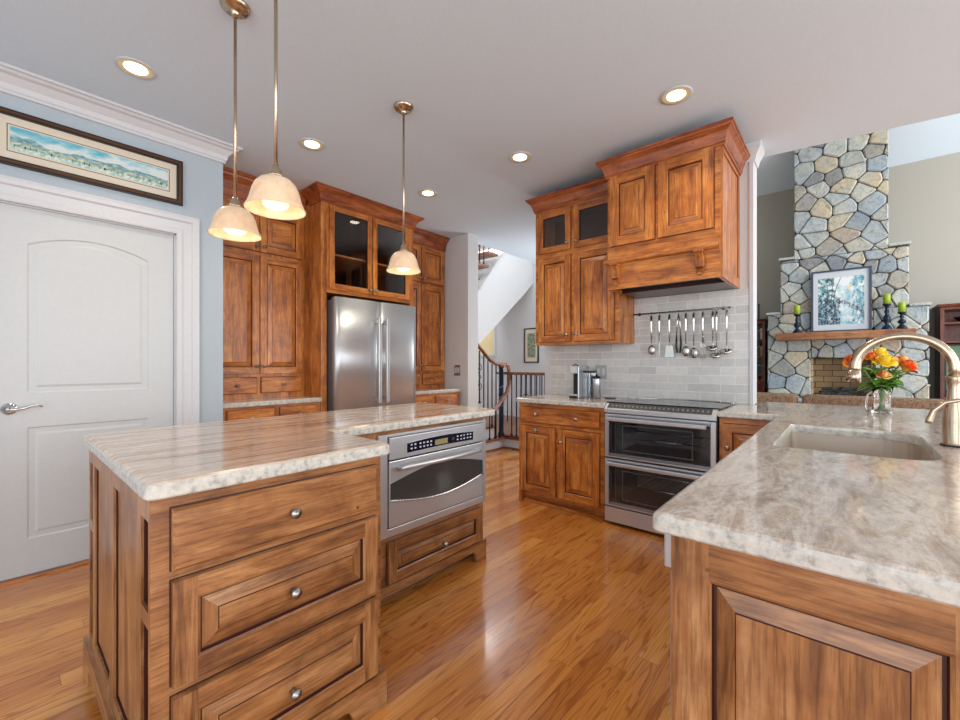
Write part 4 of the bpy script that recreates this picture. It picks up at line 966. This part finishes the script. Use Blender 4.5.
mb = MB(); mb.tube([(1.98, -.31, CZ + .10), (1.98, -.31, CZ + .15), (1.98, -.295, CZ + .176), (1.98, -.27, CZ + .186), (1.98, -.24, CZ + .178), (1.98, -.215, CZ + .15), (1.98, -.205, CZ + .118), (1.98, -.204, CZ + .108)], [.007] * 5 + [.0075, .009, .009], NICKEL, 12); build('spout', mb, t)
# vase and roses
VX, VY = 3.54, -.17
t = thing('glass_vase', 'clear glass vase of water holding roses on the peninsula', 'vase', (VX, VY, CZ))
prof = [(0, .001), (.046, .001), (.048, .006), (.040, .06), (.040, .11), (.056, .175), (.0545, .175), (.038, .11), (.038, .06), (.043, .012), (0, .010)]
mb = MB(); mb.lathe(prof, (VX, VY, CZ), (0, 0, 1), GLASS, 32); build('vase_body', mb, t)
mb = MB(); mb.tube([(VX - .01, VY + .036, CZ + .14), (VX - .01, VY + .065, CZ + .11), (VX - .01, VY + .072, CZ + .05), (VX - .01, VY + .064, CZ + .006)], .005, GLASS, 8); build('glass_stem', mb, t, 'curved clear glass strut')
STEMG = plain('green stem', (104, 150, 60), .6); LEAF = NT('rose leaf')
v = LEAF.coords(rnd=True); LEAF.color(LEAF.ramp(LEAF.noise(v, 12, 3), [(.38, lin((40, 96, 36))), (.58, lin((130, 182, 64)))])); LEAF.setb(Roughness=.45); LEAF = LEAF.m
def petal_mat(name, inner, tip):
    m = NT(name); v = m.coords(rnd=True); m.color(m.ramp(m.noise(v, 22, 3, .5), [(.4, lin(inner)), (.58, lin(tip))])); m.setb(Roughness=.6, Subsurface_Weight=.1); return m.m
YEL = petal_mat('yellow petal', (250, 214, 40), (255, 228, 90)); ORG = petal_mat('orange petal', (250, 180, 50), (236, 84, 44)); PCH = petal_mat('peach petal', (252, 226, 150), (244, 150, 70))
def bloom(mb, c, r, mat, tilt, rs):
    q = Vector((0, 0, 1)).rotation_difference(Vector(tilt).normalized())
    for ring, (n, rad, open_, h) in enumerate(((3, .35, .1, 1.0), (4, .55, .35, .95), (5, .8, .7, .8), (5, 1.0, 1.1, .6))):
        for k in range(n):
            a0 = 2 * math.pi * (k + ring * .37) / n + rs.random() * .3; vs = []
            for i in range(5):
                for j in range(5):
                    u = (j / 4 - .5) * 2 * (1.25 if n > 3 else 1.5) * math.pi / n * 1.15; t_ = i / 4
                    rr_ = r * (.12 + rad * (math.sin(t_ * 1.5) * .72 + open_ * .22 * t_ ** 3)); z = r * (-.6 + 1.35 * h * t_ - (.25 * open_ * t_ ** 4) - .18 * abs(j / 4 - .5) ** 2 * 4 * t_)
                    vs.append(Vector(c) + q @ Vector((rr_ * math.cos(a0 + u), rr_ * math.sin(a0 + u), z)))
            fs = [(i * 5 + j, i * 5 + j + 1, i * 5 + j + 6, i * 5 + j + 5) for i in range(4) for j in range(4)]
            mb.add(vs, fs, mat, True)
def leafq(mb, a, d, L, wd, mat):
    d = Vector(d).normalized(); s = d.cross(Vector((0, 0, 1))).normalized(); a = Vector(a); up = s.cross(d)
    vs = []; N = 6
    for i in range(N + 1):
        t_ = i / N; w_ = wd * math.sin(math.pi * t_ ** .8) ; p = a + d * L * t_ - Vector((0, 0, 1)) * L * .25 * t_ * t_
        vs += [p - s * w_ + up * w_ * .25, p, p + s * w_ + up * w_ * .25]
    mb.add(vs, [(i * 3 + j, i * 3 + j + 1, i * 3 + j + 4, i * 3 + j + 3) for i in range(N) for j in range(2)], mat, True)
rs = random.Random(5)
# (right offset, up, toward camera, size, material, label); offsets measured along the camera's sideways direction on the bunch
rt = Vector((.656, -.755, 0)); fw = Vector((-.755, -.656, 0))
roses = [(-.198, .322, .02, .048, ORG, 'orange and yellow rose leaning far left behind the faucet spout'),
         (-.03, .318, .05, .056, YEL, 'big open yellow rose at the centre of the bunch'),
         (.01, .372, -.02, .042, YEL, 'pale yellow rose at the top of the bunch'),
         (-.062, .345, .0, .036, ORG, 'small orange-red bud rose left of the central yellow rose'),
         (.118, .285, .04, .054, ORG, 'orange-red rose leaning out to the right of the bunch'),
         (.062, .318, .0, .040, PCH, 'peach rose just right of the central yellow rose'),
         (-.045, .235, .06, .036, PCH, 'low peach-yellow rose above the vase neck on the left'),
         (.145, .325, -.02, .036, PCH, 'small pale rose topping the right side of the bunch')]
for (a, h, f_, r, mat, lab) in roses:
    top = Vector((VX, VY, CZ + h)) + rt * a + fw * f_; base = Vector((VX, VY, CZ + .02)) + rt * (-a * .12) + fw * (-f_ * .2); neck = Vector((VX, VY, CZ + .15)) + rt * (a * .16) + fw * f_ * .2
    t = thing('rose', lab, 'flower', tuple(base), 'roses in the glass vase')
    mb = MB(); bloom(mb, top, r, mat, rt * a * 1.6 + fw * (f_ + .1) + Vector((0, 0, .32)), rs); build('bloom', mb, t)
    mid = (neck + top) / 2 + Vector((0, 0, .02)); mb = MB(); mb.tube([base, neck, mid, top - Vector((0, 0, r * .5))], .0042, STEMG, 8); build('stem', mb, t)
    mb = MB()
    for k in range(9):
        p = neck.lerp(top, .05 + .085 * k); ang = rs.random() * 6.28
        leafq(mb, p, (math.cos(ang), math.sin(ang), rs.uniform(-.3, .4)), rs.uniform(.06, .10), rs.uniform(.02, .032), LEAF)
    build('leaves', mb, t)

# ============================================================ LIVING ROOM
def clip(poly, a, b, c):   # keep a*x+b*y<=c
    out = []
    for i in range(len(poly)):
        p, q = poly[i], poly[(i + 1) % len(poly)]; dp, dq = a * p[0] + b * p[1] - c, a * q[0] + b * q[1] - c
        if dp <= 0: out.append(p)
        if dp * dq < 0: t_ = dp / (dp - dq); out.append((p[0] + (q[0] - p[0]) * t_, p[1] + (q[1] - p[1]) * t_))
    return out
def stones(mb, X, rects, size, seed, sgn=-1):
    rs = random.Random(seed)
    for (y0, y1, z0, z1) in rects:
        pts = []; sy, sz = size * 1.2, size * .82; ny, nz = max(1, round((y1 - y0) / sy)), max(1, round((z1 - z0) / sz)); dy_, dz_ = (y1 - y0) / ny, (z1 - z0) / nz
        for j in range(-1, nz + 1):
            for i in range(-1, ny + 2): pts.append((y0 + (i + .5 + (.5 if j % 2 else 0) - .25 + rs.uniform(-.38, .38)) * dy_, z0 + (j + .5 + rs.uniform(-.4, .4)) * dz_))
        for k, (py, pz) in enumerate(pts):
            c = [(y0, z0), (y1, z0), (y1, z1), (y0, z1)]
            for l, (qy, qz) in enumerate(pts):
                if l == k or abs(qy - py) > 3 * sy or abs(qz - pz) > 3 * sz: continue
                a, b = qy - py, qz - pz; c = clip(c, a, b, (qy * qy + qz * qz - py * py - pz * pz) / 2)
                if len(c) < 3: break
            if len(c) < 3: continue
            cy_, cz_ = sum(p[0] for p in c) / len(c), sum(p[1] for p in c) / len(c)
            A_ = abs(sum(c[i][0] * c[(i + 1) % len(c)][1] - c[(i + 1) % len(c)][0] * c[i][1] for i in range(len(c)))) / 2
            if A_ < .003: continue
            ext = math.sqrt(A_) / 2; d = rs.uniform(.012, .04); vs = []
            cc = rounded(c, [min(.03, ext * .35)] * len(c), 2)
            n = len(cc)
            for g, h in ((.0045, 0), (.006, d * .6), (.02, d)):
                s_ = max(.2, 1 - g / ext)
                vs += [(X + sgn * (h + (rs.uniform(-.004, .004) if h else 0)), cy_ + (p[0] - cy_) * s_, cz_ + (p[1] - cz_) * s_) for p in cc]
            fs = [(L * n + i, L * n + (i + 1) % n, (L + 1) * n + (i + 1) % n, (L + 1) * n + i) for L in range(2) for i in range(n)] + [tuple(range(2 * n, 3 * n)), tuple(range(n))]
            mb.add(vs, fs, STONE)
t = thing('stone_fireplace', 'tall stepped fieldstone fireplace and chimney rising through the high living room', 'fireplace', (9.3, .05, 0))
FXX = 8.94
mb = MB()
core = [(.43, 1.031, 0, 2.07), (-.931, -.33, 0, 2.07), (-.33, .43, 1.31, 2.07), (-.33, .43, 0, .64), (-.723, .851, 2.07, 3.0), ]
for (a, b, c, d) in core: mb.box(FXX, 9.79, a + .01, b - .01, c, d - .001, MORTAR)
mb.prism([(FXX, 3.0), (9.78, 3.0), (9.78, 4.49), (FXX, 5.06)], 'Y', -.494, .649, MORTAR)
stones(mb, FXX, [(.43, 1.031, .64, 2.07), (-.931, -.33, .64, 2.07), (-.33, .43, 1.31, 2.07), (-.723, .851, 2.07, 2.98), (-.504, .659, 2.98, 5.0)], .235, 11)
build('stonework', mb, t)
for (a, b, z) in ((.851, 1.05, 2.07), (-.95, -.723, 2.07), (.659, .87, 3.0), (-.74, -.504, 3.0)):
    mb = MB(); mb.box(8.89, 9.78, a, b, z, z + .04, STONE); build('cap_stone', mb, t, bevel=.006)
mb = MB(); mb.box(9.42, 9.45, -.33, .43, .66, 1.31, FBRICK); mb.box(8.95, 9.42, -.33, -.31, .66, 1.31, FBRICK); mb.box(8.95, 9.42, .41, .43, .66, 1.31, FBRICK); mb.box(8.95, 9.45, -.33, .43, .641, .66, FBRICK); build('firebox', mb, t, 'tan firebrick lining')
mb = MB(); mb.box(8.66, 8.93, -.775, .885, 1.605, 1.725, WM['Y']); build('mantel', mb, t, 'thick timber mantel beam', bevel=.008)
t = thing('raised_hearth', 'low raised stone hearth ledge along the living room wall', 'hearth', (8.6, 0, 0))
mb = MB(); mb.box(8.40, 8.885, -1.0, 1.10, 0, .60, MORTAR); stones(mb, 8.40, [(-1, 1.1, .02, .6)], .24, 4); build('base', mb, t); mb = MB(); mb.box(8.34, 8.888, -1.02, 1.12, .60, .64, STONE); build('hearth_slab', mb, t, bevel=.008)
LOG = fabric('charred logs', (24, 26, 32), (92, 96, 106), 20)
for k, (a, b, r) in enumerate((((9.12, -.26, .72), (9.14, .12, .715), .045), ((9.2, -.05, .72), (9.22, .34, .718), .05), ((9.1, .05, .80), (9.2, -.22, .81), .035), ((9.16, .30, .79), (9.18, .0, .80), .03))):
    mb = MB(); P0, P1 = Vector(a), Vector(b); pts = [P0.lerp(P1, i / 6) + Vector((0, 0, .008 * math.sin(i * 2.1 + k))) for i in range(7)]; mb.tube(pts, [r * (.9 + .12 * math.sin(i * 1.7 + k)) for i in range(7)], LOG, 10)
    z0 = min(v[2] for v in mb.v)
    if k < 2: mb.v = [(v[0], v[1], v[2] - z0 + .6605) for v in mb.v]
    setp(build('fire_log', mb, loc=tuple(P0)), ['charred log lying at the right of the firebox floor', 'charred log lying at the left of the firebox floor', 'charred log resting crosswise on the right log', 'thin charred log resting on top of the left log'][k], 'log', 'logs in the firebox')
# leaning painting
t = thing('framed_painting', 'square blue-green woodland stream painting in a grey frame on the mantel', 'painting', (8.8, .06, 1.727)); F = FR('X', 8.86)
GF = plain('blue grey frame', (62, 74, 96), .4)
mb = MB(); frame4(mb, F, -.31, .425, 1.727, 2.725, .028, 0, .03, GF); build('frame', mb, t)
mb = MB(); mb.fbox(F, -.283, .398, 1.754, 2.698, .004, .012, PALEMAT); build('mat_board', mb, t)
def forest(a, b):
    a = 1 - a; c = lerp((226, 236, 240), (120, 176, 196), .25 + fb(a * 5, b * 5) * 1.1 + (.6 - b) * .4)
    if a < .45 - .1 * b: c = lerp(c, (44, 96, 108), .5 + fb(a * 12, b * 12, 2) * 1.3)
    if b < .55 and a < .5: c = lerp(c, (46, 62, 86), .45 + fb(a * 14, b * 14, 5) * 1.4)
    if a > .75: c = lerp(c, (70, 136, 158), .35 + fb(a * 13, b * 9, 8) * 1.3)
    if abs(b - .55 + (a - .4) * .5) < .05 and a > .35: c = lerp(c, (84, 84, 100), .4 + fb(a * 24, b * 24, 3) * 1.5)
    for x0, k in ((.3, .2), (.35, .55), (.22, -.1)):
        if abs(a - x0 - k * (b - .45) ** 2 * (1 if b > .45 else 0)) < .008 and b > .35: c = (56, 60, 66)
    d = math.hypot(a - .69, (b - .78) * 1.2)
    if d < .06: c = lerp((238, 204, 120), c, d / .06)
    if fb(a * 30, b * 30, 9) > .35: c = lerp(c, (240, 244, 246), .6)
    return c
picture(t, F, -.225, .335, 1.845, 2.60, .0125, forest, 90, 110)
for v_ in (): pass
def candlestick(y, z1, label, lab2):
    z0 = 1.7255; H_ = z1 - z0; x = 8.76
    t = setp(build('candle_holder', MB().lathe([(0, 0), (.06, 0), (.062, .015), (.05, .035), (.03, .06), (.018, .08), (.04, H_ * .35), (.046, H_ * .45), (.03, H_ * .55), (.016, H_ * .62), (.03, H_ * .7), (.02, H_ * .78), (.018, H_ * .88), (.048, H_ * .95), (.05, H_), (0, H_)], (x, y, z0), (0, 0, 1), IRON, 24), loc=(x, y, z0)), label, 'candle holder', 'dark turned candle holders')
    setp(build('candle', MB().lathe([(0, .0005), (.042, .0005), (.042, .14), (.036, .146), (0, .143)], (x, y, z1), (0, 0, 1), GREENWAX, 24).tube([(x, y, z1 + .143), (x + .002, y, z1 + .158)], .0018, BLACK, 6), loc=(x, y, z1)), lab2, 'candle', 'green pillar candles')
candlestick(.605, 2.04, 'turned dark blue candle holder alone at the left end of the mantel', 'green pillar candle at the left end of the mantel')
candlestick(-.472, 2.11, 'taller dark blue candle holder right of the mantel painting', 'green candle on the tallest holder, just right of the painting')
candlestick(-.632, 1.975, 'shorter dark blue candle holder at the right end of the mantel', 'green candle at the far right end of the mantel')
# bookcases
DW = wset('dark cherry', (70, 30, 20), (112, 54, 34), (140, 74, 48))
def bookcase(label, y0, y1, x0, z0, z1, shelves, side=IRON):
    t = thing('bookcase', label, 'bookcase', ((x0 + 9.79) / 2, (y0 + y1) / 2, 0)); x1 = 9.79
    mb = MB(); mb.box(x0, x1, y0, y0 + .04, z0, z1, DW['Z']); mb.box(x0, x1, y1 - .04, y1, z0, z1, DW['Z']); mb.box(x1 - .02, x1, y0 + .04, y1 - .04, z0, z1, DW['Z']); mb.box(x0, x1 - .02, y0 + .04, y1 - .04, z1 - .04, z1, DW['Y']); mb.box(x0, x1 - .02, y0 + .04, y1 - .04, z0, z0 + .06, DW['Y']); build('body', mb, t)
    mb = MB(); mb.sweep([(x1, y1), (x0, y1), (x0, y0), (x1, y0)], [(0, z1 - .01), (.02, z1), (.035, z1 + .03), (.035, z1 + .04), (-.02, z1 + .04)], DW['Y']); mb.box(x0, x1, y0, y1, z1, z1 + .02, DW['Y']); build('cornice', mb, t)
    for z in shelves: mb = MB(); mb.box(x0 + .01, x1 - .02, y0 + .041, y1 - .041, z - .025, z, DW['Y']); build('shelf', mb, t)
    mb = MB(); mb.box(x0 + .03, x1, y0 + .02, y1 - .02, 0, z0, SHADOW); build('plinth', mb, t); return t
bookcase('narrow cherry bookcase packed with books left of the stone fireplace', 1.135, 1.95, 9.45, .66, 2.02, [1.02, 1.36, 1.68])
bc = bookcase('dark cherry bookcase right of the stone fireplace behind the faucet', -2.1, -1.075, 9.25, .66, 2.06, [1.55, 1.83])
BK = [plain('book cloth %d' % i, c, .6) for i, c in enumerate([(40, 56, 84), (120, 40, 34), (190, 180, 160), (44, 78, 60), (60, 60, 66), (150, 120, 70)])]
BN = ['navy', 'red', 'cream', 'green', 'charcoal', 'tan']; SN = ['bottom', 'second', 'third', 'top']
rs = random.Random(8)
ORD = ['first', 'second', 'third', 'fourth', 'fifth', 'sixth', 'seventh', 'eighth']
for si, z in enumerate((.72, 1.02, 1.36, 1.68)):
    y = 1.176; k = 0
    while y < 1.45 and k < 7:
        wd = rs.uniform(.028, .05); h = rs.uniform(.19, .25); ci = rs.randrange(6); x0 = 9.50
        mb = MB(); mb.box(x0, x0 + .16, y + .001, y + wd - .001, z + .0005, z + h, BK[ci]); mb.box(x0 - .0006, x0 + .0005, y + .006, y + wd - .006, z + h * .7, z + h * .75, BK[2 if ci != 2 else 4])
        setp(build('book', mb, loc=(x0, y, z)), '%s book on the %s shelf of the left bookcase, %s from its right side' % (BN[ci], SN[si], ORD[k]), 'book', 'books in the left bookcase'); y += wd; k += 1
t = thing('television', 'flat screen with painted green reflection standing in the right bookcase', 'television', (9.4, -1.55, .72))
mb = MB(); mb.box(9.38, 9.42, -2.0, -1.13, .80, 1.50, BLACK); mb.box(9.35, 9.46, -1.7, -1.4, .7205, .80, BLACK); build('body', mb, t)
mb = MB(); mb.box(9.376, 9.381, -1.98, -1.15, .82, 1.48, plain('screen painted reflection', (96, 134, 104), .1)); build('screen', mb, t)  # green reflection is painted into the screen's base colour
mb = MB(); mb.lathe([(0, 0), (.05, 0), (.10, .05), (.12, .08), (.11, .085), (.05, .02), (0, .01)], (9.45, -1.35, 1.83), (0, 0, 1), IRON, 24); setp(build('decorative_bowl', mb, loc=(9.45, -1.35, 1.83)), 'dark blue bowl on the top shelf of the right bookcase', 'bowl')
mb = MB(); mb.lathe([(0, 0), (.03, 0), (.012, .02), (.012, .28), (.016, .3), (0, .31)], (9.6, 1.25, 2.06), (0, 0, 1), IRON, 16); setp(build('candlestick', mb, loc=(9.6, 1.25, 2.06)), 'slim dark stick ornament standing on the left bookcase', 'ornament')
# sofas
def sofa(label, y0, y1):
    t = thing('sofa', label, 'sofa', (7.2, (y0 + y1) / 2, 0)); x = 6.8
    def soft(pts, a, b, name, r=.03):
        m = MB(); m.prism(pts, 'Y', a, b, SOFA); o = build(name, m, t); bv = o.modifiers.new('b', 'BEVEL'); bv.width = r; bv.segments = 4; bv.limit_method = 'ANGLE'
        for p in o.data.polygons: p.use_smooth = True
        return o
    soft([(x, .12), (x + .95, .12), (x + .95, .42), (x, .42)], y0 + .02, y1 - .02, 'base')
    soft([(x, .40), (x + .22, .40), (x + .16, .82), (x + .01, .82)], y0, y1, 'backrest', .06)
    n = 2 if y1 - y0 > 1.2 else 1; L = (y1 - y0 - .3) / n
    for k in range(n): soft([(x + .2, .421), (x + .93, .421), (x + .93, .55), (x + .2, .55)], y0 + .15 + k * L + .004, y0 + .15 + (k + 1) * L - .004, 'seat_cushion')
    for a in (y0 - .0, y1 - .15): soft([(x + .02, .4), (x + .93, .4), (x + .93, .62), (x + .02, .62)], a, a + .15, 'armrest', .05)
    for a in (x + .08, x + .85):
        for b in (y0 + .08, y1 - .12): m = MB(); m.box(a, a + .05, b, b + .05, 0, .12, BLACK); build('leg', m, t)
sofa('brown textured sofa seen over the peninsula, right of the narrow gap', -.86, .425)
sofa('brown textured sofa seen over the peninsula beside the tiled wall end', .465, 2.0)

# ============================================================ HALL AND STAIRS
mb = MB()
PZ = .165
mb.box(4.82, 6.79, 2.32, 3.70, 0, PZ - .03, GREYW); mb.box(4.0, 6.79, 3.72, 7.1, 0, PZ - .03, WTRIM); mb.box(4.82, 6.79, 3.70, 3.72, 0, PZ - .03, WTRIM)
mb.box(4.79, 6.79, 2.32, 3.69, PZ - .03, PZ, WR['Y']); mb.box(4.0, 6.79, 3.69, 7.1, PZ - .03, PZ, WR['X'])
struct('floor_landing', mb)
mb = MB(); mb.sweep([(4.0, 3.72), (4.82, 3.72), (4.82, 2.32)], [(0, 0), (.012, 0), (.012, .02), (0, .02)], WR['X']); struct('baseboard_landing', mb)
t = thing('staircase', 'U-shaped staircase with white stringer, wood handrails and dark iron balusters', 'staircase', (5.0, 4.1, 0))
# first flight rising to the left
for i in range(3):
    xa = 4.62 - i * .2; m = MB(); m.box(4.0, xa, 3.76, 4.5, PZ + i * .17 + .0005, PZ + (i + 1) * .17 - .028, WTRIM); build('riser', m, t)
    m = MB(); m.box(4.0, xa + .025, 3.74, 4.52, PZ + (i + 1) * .17 - .028, PZ + (i + 1) * .17, WR['Y']); build('tread', m, t)
# second flight: white closed stringer with open diagonal edges
SY = 4.55
m = MB(); m.prism([(4.5, .60), (5.01, 1.37), (5.3, 1.60), (6.60, 2.60), (6.79, 2.76), (6.79, 4.4), (6.05, 3.35), (5.20, 2.43), (4.5, 1.86)], 'Y', SY, SY + .95, GREYW); build('stringer', m, t, 'white plastered stair side')
m = MB()
for (a, b) in (((4.5, 1.88), (5.20, 2.45)), ((5.20, 2.45), (6.05, 3.37)), ((6.05, 3.37), (6.79, 4.42))):
    m.tube([(a[0], SY - .012, a[1] - .01), (b[0], SY - .012, b[1] - .01)], .018, WTRIM, 4)
build('skirt_trim', m, t)
for i, (x, z) in enumerate(((5.12, 2.62), (5.36, 2.86), (5.60, 3.10), (5.84, 3.34))):
    m = MB(); m.box(x - .22, x + .06, SY - .04, SY + .95, z - .035, z, WR['Y']); build('tread', m, t)
    for dx in (-.15, -.04): m = MB(); m.tube([(x + dx, SY - .01, z), (x + dx, SY - .01, z + .85)], .010, IRON, 6); build('baluster', m, t)
def bal(x, y, z0, z1, fancy=False, label=None):
    m = MB(); m.tube([(x, y, z0), (x, y, z1)], .0085, IRON, 8); m.lathe([(0, 0), (.02, 0), (.02, .015), (.009, .03)], (x, y, z0), (0, 0, 1), IRON, 10)
    if fancy:
        for s in (-1, 1):
            pts = []
            for k in range(22):
                a = k / 21 * 4.2 * math.pi / 2 + .3; r_ = .055 * (1 - k / 26); pts.append((x, y + (math.cos(a) * r_) * 1.0, (z0 + z1) / 2 + s * .12 + s * math.sin(a) * r_ * 1.2))
            m.tube(pts, .005, IRON, 6)
        m.tube([(x, y + .05, (z0 + z1) / 2 + .1), (x, y - .03, (z0 + z1) / 2), (x, y + .05, (z0 + z1) / 2 - .1)], .005, IRON, 6)
    build('baluster', m, t, label)
nx_, ny_ = 4.80, 3.765
m = MB(); m.lathe([(.045, 0), (.05, .04), (.036, .06), (.033, .12), (.033, .55), (.038, .6), (.033, .65), (.033, .98), (.04, 1.0)], (nx_, ny_, PZ), (0, 0, 1), IRON, 20)
sp = [(nx_ + .037 * math.cos(a), ny_ + .037 * math.sin(a), PZ + .35 + .02 * k) for k, a in [(k, k * .9) for k in range(24)]]
m.tube(sp, .006, plain('iron highlight', (120, 150, 180), .3, .6), 6); build('newel_post', m, t, 'dark twisted newel post')
RAILW = WR['X']
m = MB(); m.lathe([(0, 0), (.055, 0), (.06, .015), (.05, .03), (0, .034)], (nx_, ny_ - .02, 1.165), (0, 0, 1), RAILW, 20)
m.tube([(nx_ + .05, ny_ - .06, 1.205), (nx_ - .02, ny_ - .01, 1.205), (nx_ - .14, ny_, 1.215), (nx_ - .24, ny_, 1.26), (nx_ - .36, ny_, 1.35), (nx_ - .52, ny_, 1.47), (nx_ - .78, ny_, 1.66)], .03, RAILW, 12, flat=.8); build('handrail', m, t)
m = MB(); m.tube([(4.86, 3.68, 1.19), (4.86, 3.66, 1.05), (4.84, 3.655, .93), (4.80, 3.655, .82), (4.70, 3.65, .72), (4.58, 3.64, .64), (4.47, 3.63, .575), (4.41, 3.62, .56)], .028, RAILW, 12, flat=.8)
m.ball((4.40, 3.62, .555), .04, IRON); build('handrail', m, t, 'curved rail sweeping down from the newel')
for x in (4.70, 4.58, 4.46): bal(x, 3.70, PZ + .0005, .74 - (4.72 - x) * .75)
for i, x in enumerate((4.68, 4.59, 4.50, 4.41, 4.32, 4.24)): bal(x, ny_, PZ + .17 * (1 + (i // 2) if i > 0 else 0), 1.19 + max(0, (4.62 - x)) * .68, i == 4)
# level balustrade along the landing edge
m = MB(); m.box(4.835, 4.885, 2.90, 3.73, 1.055, 1.095, WR['Y']); build('handrail', m, t, bevel=.008)
m = MB(); m.box(4.80, 4.90, 2.90, 3.73, PZ + .0005, PZ + .018, plain('dark red shoe rail', (96, 34, 24), .5)); build('shoe_rail', m, t)
for i in range(9): bal(4.86, 3.62 - i * .085, PZ + .018, 1.055, i == 3)
m = MB(); m.box(6.1, 6.15, 2.6, 4.9, 1.02, 1.06, WR['Y']); build('handrail', m, t, 'far level rail', bevel=.008)
for i in range(22): m = MB(); m.tube([(6.125, 2.66 + i * .1, PZ), (6.125, 2.66 + i * .1, 1.02)], .009, IRON, 6); build('baluster', m, t)
# hall picture
F = FR('X', 6.8)
t = thing('framed_picture', 'small dark-framed green and red botanical print on the hall wall', 'picture', (6.79, 4.6, 1.2))
mb = MB(); y0, y1 = 4.545, 4.80
y0, y1 = 4.41, 4.765
y0, y1, z0, z1 = 4.417, 4.752, 1.235, 1.905
mb = MB(); frame4(mb, F, y0, y1, z0, z1, .022, 0, .022, plain('black olive frame', (52, 50, 42), .4)); build('frame', mb, t)
mb = MB(); mb.fbox(F, y0 + .02, y1 - .02, z0 + .02, z1 - .02, .002, .008, CREAM); build('mat_board', mb, t)
def botan(a, b):
    c = lerp((60, 110, 96), (196, 206, 150), fb(a * 8, b * 14) + .5)
    if fb(a * 14, b * 22, 4) > .25: c = (178, 74, 60)
    if fb(a * 16, b * 22, 7) > .3: c = (70, 130, 160)
    return c
picture(t, F, y0 + .075, y1 - .075, z0 + .10, z1 - .10, .0085, botan, 30, 70)
# hall window (warm blind) and its trim
mb = MB(); wy0, wy1, wz0, wz1 = 5.52, 6.1, 1.42, 2.2
mb.fbox(F, wy0 - .05, wy0, wz0 - .05, wz1 + .05, 0, .02, WTRIM); mb.fbox(F, wy1, wy1 + .05, wz0 - .05, wz1 + .05, 0, .02, WTRIM); mb.fbox(F, wy0, wy1, wz0 - .05, wz0, 0, .02, WTRIM); mb.fbox(F, wy0, wy1, wz1, wz1 + .05, 0, .02, WTRIM)
w1 = struct('window_1', mb)
mb = MB(); mb.fbox(F, wy0, wy1, wz0, wz1, .001, .006, plain('sunlit cream blind', (236, 216, 164), .8)); build('window_blind', mb, w1)
